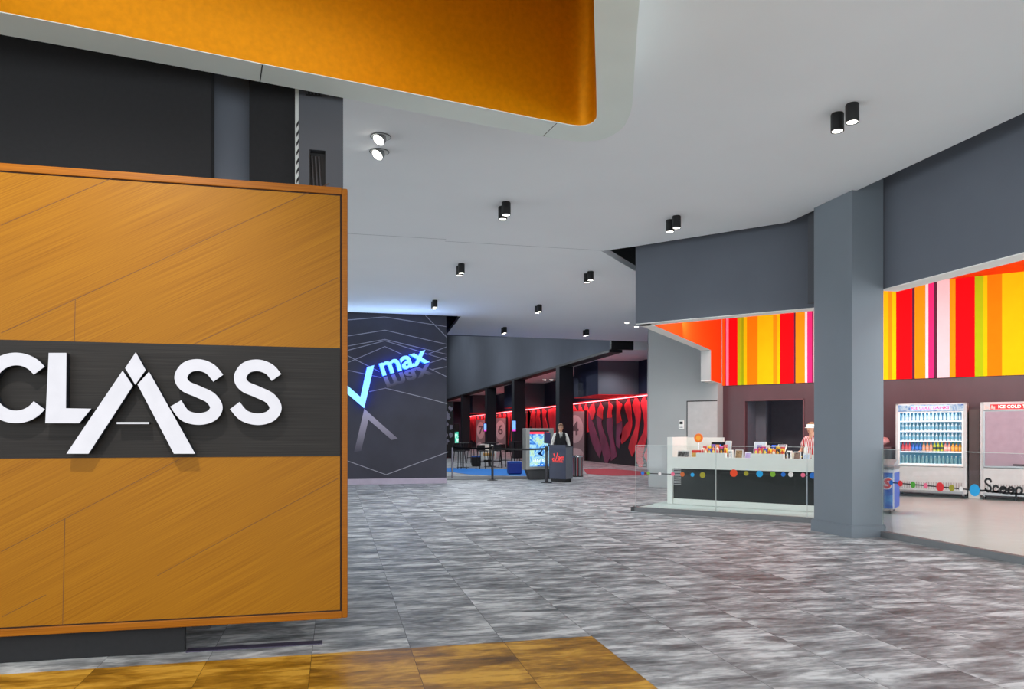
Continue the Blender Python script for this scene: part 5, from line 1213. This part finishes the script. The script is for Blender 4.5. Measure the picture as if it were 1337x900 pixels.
S2p = [(1049,183),(1022,152),(978,137),(934,147),(911,183),(928,216),(976,238),(1024,262),(1046,298),(1026,330),(978,342),(926,328),(891,290)]
letter('letter_s', None, [(S2p, HWL*0.98)])
S1p = [(p[0]-225+(p[1]-240)*0.0, p[1]-1) for p in S2p]; S1p[0] = (828,186); S1p[-1] = (667,282)
letter('letter_s', None, [(S1p, HWL*0.98)])
# standoff pins
pin = MB()
for x, y in ((60,113),(210,200),(515,150),(420,300),(610,320),(750,135),(755,342),(975,137),(975,342)):
    a, z = LP(x, y); pin.box((a-0.01, -0.03, z-0.01), (a+0.01, 0.0, z+0.01))
pin.build('standoff_pins', M_matte, SP)

# ================================================================== CEILING LIGHTS
can0 = None
def can_light(label, X, Y):
    global can0
    if can0 is None:
        t = thing('ceiling_spotlight', label, 'ceiling light', (X, Y, C), 0, 'black cylinder ceiling lights')
        R = 0.068; Hh = 0.19
        MB().lathe([(R*0.9,-0.001),(R,-0.012),(R,-Hh)], n=24, cap=True).build('can', M_matte, t, smooth=True)
        MB().lathe([(R,-Hh),(R*0.98,-Hh-0.006),(R*0.82,-Hh-0.002),(R*0.82,-Hh-0.0005)], n=24, cap=False).build('rim', M_matte, t, smooth=True)
        MB().lathe([(R*0.8,-Hh-0.0012),(R*0.45,-Hh-0.0045),(R*0.2,-Hh-0.0055)], n=24, cap=True).build('lamp_face', mat('lamp_white', (250,248,240), 0.3, emit=(255,250,240), es=5.0), t)
        can0 = t
    else:
        t = copy_tree(can0); t.location = (X, Y, C); t['label'] = label
pairs = [(5.27,6.98,'right of the orange canopy'),(2.47,11.08,'over the middle of the lobby'),(2.48,15.28,'in front of the charcoal wall, nearer row'),(2.49,19.6,'closest to the charcoal wall'),
         (5.27,11.16,'before the snack bar bulkhead'),(5.29,15.38,'before the foyer, nearer row'),(5.33,19.67,'in the middle before the foyer bulkhead'),(5.36,24.09,'closest to the left of the foyer bulkhead'),(8.16,24.0,'closest to the right of the foyer bulkhead')]
for X, Y, w_ in pairs:
    can_light('nearer black cylinder light of the pair '+w_, X, Y-0.12); can_light('farther black cylinder light of the pair '+w_, X, Y+0.12)
def gimbal(label, X, Y):
    t = thing('ceiling_gimbal_light', label, 'ceiling light', (X, Y, C), 0, 'white recessed tilting lights')
    MB().lathe([(0.118,0.0),(0.122,-0.006),(0.112,-0.008)], n=32, cap=False).build('dark_trim', mat('gimbal_trim', (60,62,64), 0.4), t, smooth=True)
    MB().lathe([(0.112,-0.008),(0.1,-0.004),(0.085,-0.002),(0.02,-0.001)], n=32, cap=False).build('white_bezel', M_white, t, smooth=True)
    MM = T((0.0,0.0,-0.012)) @ Matrix.Rotation(math.radians(38), 4, Vector((-0.55,0.8,0)).normalized())
    MB().lathe([(0.055,0.03),(0.076,0.0),(0.076,-0.035),(0.070,-0.05)], n=28, M=MM).build('lamp_head', mat('gimbal_grey', (120,122,124), 0.4), t, smooth=True)
    MB().lathe([(0.069,-0.0505),(0.06,-0.054),(0.02,-0.056)], n=28, M=MM).build('lamp_face', mat('lamp_white', (250,248,240), 0.3, emit=(255,250,240), es=5.0), t)
gimbal('white recessed tilting light, nearer the orange canopy', 0.5, 8.86); gimbal('white recessed tilting light, farther from the orange canopy', 0.51, 9.34)
for (px, py), w_ in zip(((711,496),(720,496),(646,514.5)), ('left one of the twin dots over the first columns','right one of the twin dots over the first columns','single dot farther down the foyer')):
    v = onz(px, py, ZB); t = thing('foyer_downlight', 'tiny round foyer downlight, '+w_, 'ceiling light', v, 0, 'tiny foyer downlights'); MB().lathe([(0.14,0.0),(0.13,-0.02)], n=18).build('rim', M_white, t); MB().lathe([(0.11,-0.021),(0.10,-0.024)], n=18).build('lamp_face', mat('lamp_white', (250,248,240), 0.3), t)
for (px, py), w_ in zip(((818.5,421.5),(831,426.5),(841,449)), ('left one beside the bulkhead corner','right one under the bulkhead corner','farther one beside the pale grey wall')):
    v = onz(px, py, C); t = thing('lobby_downlight', 'tiny round lobby downlight, '+w_, 'ceiling light', v, 0, 'tiny lobby downlights'); MB().lathe([(0.09,0.0),(0.085,-0.012)], n=18).build('rim', M_white, t); MB().lathe([(0.07,-0.0125),(0.06,-0.015)], n=18).build('lamp_face', mat('lamp_white', (250,248,240), 0.3), t)

# ================================================================== LIGHTS
def light(kind, name, loc, energy, color=(1,1,1), rot=None, target=None, **kw):
    d = bpy.data.lights.new(name, kind); d.energy = energy; d.color = color
    for k_, v in kw.items(): setattr(d, k_, v)
    o = bpy.data.objects.new(name, d); COL.objects.link(o); o.location = loc
    if target is not None: o.rotation_euler = (Vector(target)-Vector(loc)).to_track_quat('-Z', 'Y').to_euler()
    elif rot: o.rotation_euler = rot
    return o
for X, Y, w_ in pairs:
    light('SPOT', 'spot_lamp', (X, Y, C-0.21), 115 if Y < 14 else 230, (0.95,0.98,1.0), rot=(0,0,0), spot_size=math.radians(130), spot_blend=0.9, shadow_soft_size=0.08)
for X, Y in ((-3.0,12.0),(-0.3,11.1),(-0.3,15.3),(-0.3,19.6),(2.5,7.0-4.0),(5.27,2.8),(5.27,-1.2),(2.5,-1.2),(-1.0,-1.5)):
    light('SPOT', 'spot_lamp', (X, Y, C-0.21), 115, (0.95,0.98,1.0), rot=(0,0,0), spot_size=math.radians(120), spot_blend=0.9, shadow_soft_size=0.1)
light('AREA', 'mural_led', (XM-0.16, 50, ZS+0.02), 240, (1,0.4,0.42), target=(XM-0.02, 50, 1.6), shape='RECTANGLE', size=50, size_y=0.04)
# inside the ring canopy
light('AREA', 'canopy_lamp', (-0.2, 3.8, TOPZ-0.1), 32, (1,0.96,0.9), rot=(0,0,0), shape='RECTANGLE', size=4.5, size_y=1.6)
light('SPOT', 'canopy_spot', (-1.5, 2.62, 4.95), 560, (1,0.97,0.92), target=(-2.0, YP, 2.3), spot_size=math.radians(72), spot_blend=1.0, shadow_soft_size=0.03)
# kitchen
for a_, b_ in ((-5.0,14.6),(-3.4,14.6)):
    light('AREA', 'kitchen_fill', P(a_, b_, ZKC-0.1), 55, (0.84,1.0,1.0), rot=(0,0,RC), shape='RECTANGLE', size=1.4, size_y=1.0)  # unseen area lamps added behind the front bulkhead to light the kitchen
for Y in (8.3, 6.0, 3.8):
    light('AREA', 'kitchen_fill', (8.9, Y, ZKC-0.1), 48, (0.84,1.0,1.0), rot=(0,0,0), shape='RECTANGLE', size=1.2, size_y=1.6)  # more unseen fill, added behind the right bulkhead
for a_ in (-5.6,-4.0,-2.0,-0.3):
    light('AREA', 'stripe_washer', P(a_, 15.4 if a_ < -3 else 14.8, ZF+0.4), 24, (1,0.97,0.94), target=P(a_, BB, 3.9), shape='RECTANGLE', size=1.3, size_y=0.3)  # hidden lamps added only to brighten the stripes
light('POINT', 'back_room_lamp', P(d1[0]+0.8, BB+1.2, 2.6), 14, (0.8,0.85,1), shadow_soft_size=0.1)
light('AREA', 'fridge_lamp', P(-1.95, 18.8, ZK+1.85), 0.9, (0.85,0.95,1), rot=(0,0,RC), shape='RECTANGLE', size=1.1, size_y=0.12)
# foyer
for Y in (30, 38, 47, 57, 68): light('SPOT', 'foyer_fill', (11.6, Y, ZB-0.05), 110, (0.95,0.95,1), rot=(0,0,0), spot_size=math.radians(140), spot_blend=0.9, shadow_soft_size=0.1)  # spots added under the foyer ceiling to light the corridor
for X, Y in ((6.5,29.5),(6.0,36),(6.0,45),(6.0,56),(6.0,66)): light('SPOT', 'foyer_fill', (X, Y, 2.2+0.135*Y), 420, (0.85,0.92,1), rot=(0,0,0), spot_size=math.radians(165), spot_blend=0.9, shadow_soft_size=0.15)  # unseen spots added above the raft edge to light the lounge
for Y, pw_ in ((29.5,300), (37,420), (47,600), (60,800)): light('POINT', 'foyer_high_fill', (4.6, Y, 2.2+0.135*Y), pw_*0.75, (0.85,0.93,1), shadow_soft_size=0.1)  # point lamps added out of sight to brighten the foyer bulkhead
light('AREA', 'blue_cove_lamp', (1.4, 21.75, C-0.9), 22, (0.4,0.64,1), target=(1.2, 19.5, C+0.6), shape='RECTANGLE', size=3.2, size_y=0.08)
w = bpy.data.worlds.new('world'); SC.world = w; w.use_nodes = True
bgn = w.node_tree.nodes['Background']; bgn.inputs[0].default_value = (0.9,0.96,1.0,1); bgn.inputs[1].default_value = 2.9

# ================================================================== CAMERA
cd = bpy.data.cameras.new('camera'); cam = bpy.data.objects.new('camera', cd); COL.objects.link(cam); SC.camera = cam
cam.location = (0, 0, CAMH); cam.rotation_euler = (math.pi/2, 0, -TH)
cd.sensor_fit = 'HORIZONTAL'; cd.sensor_width = 36.0; cd.lens = F/1337*36.0
cd.shift_x = 0.0; cd.shift_y = (HY-450.0)/1337.0
cd.clip_end = 300; cd.clip_start = 0.05
SC.view_settings.view_transform = 'Standard'; SC.view_settings.look = 'None'; SC.view_settings.gamma = 1.0; SC.view_settings.exposure = 0.4; SC.view_settings.use_curve_mapping = False
try:
    SC.cycles.use_denoising = True; SC.cycles.max_bounces = 10; SC.cycles.transparent_max_bounces = 16; SC.cycles.sample_clamp_indirect = 6.0; SC.cycles.caustics_reflective = False
except Exception: pass
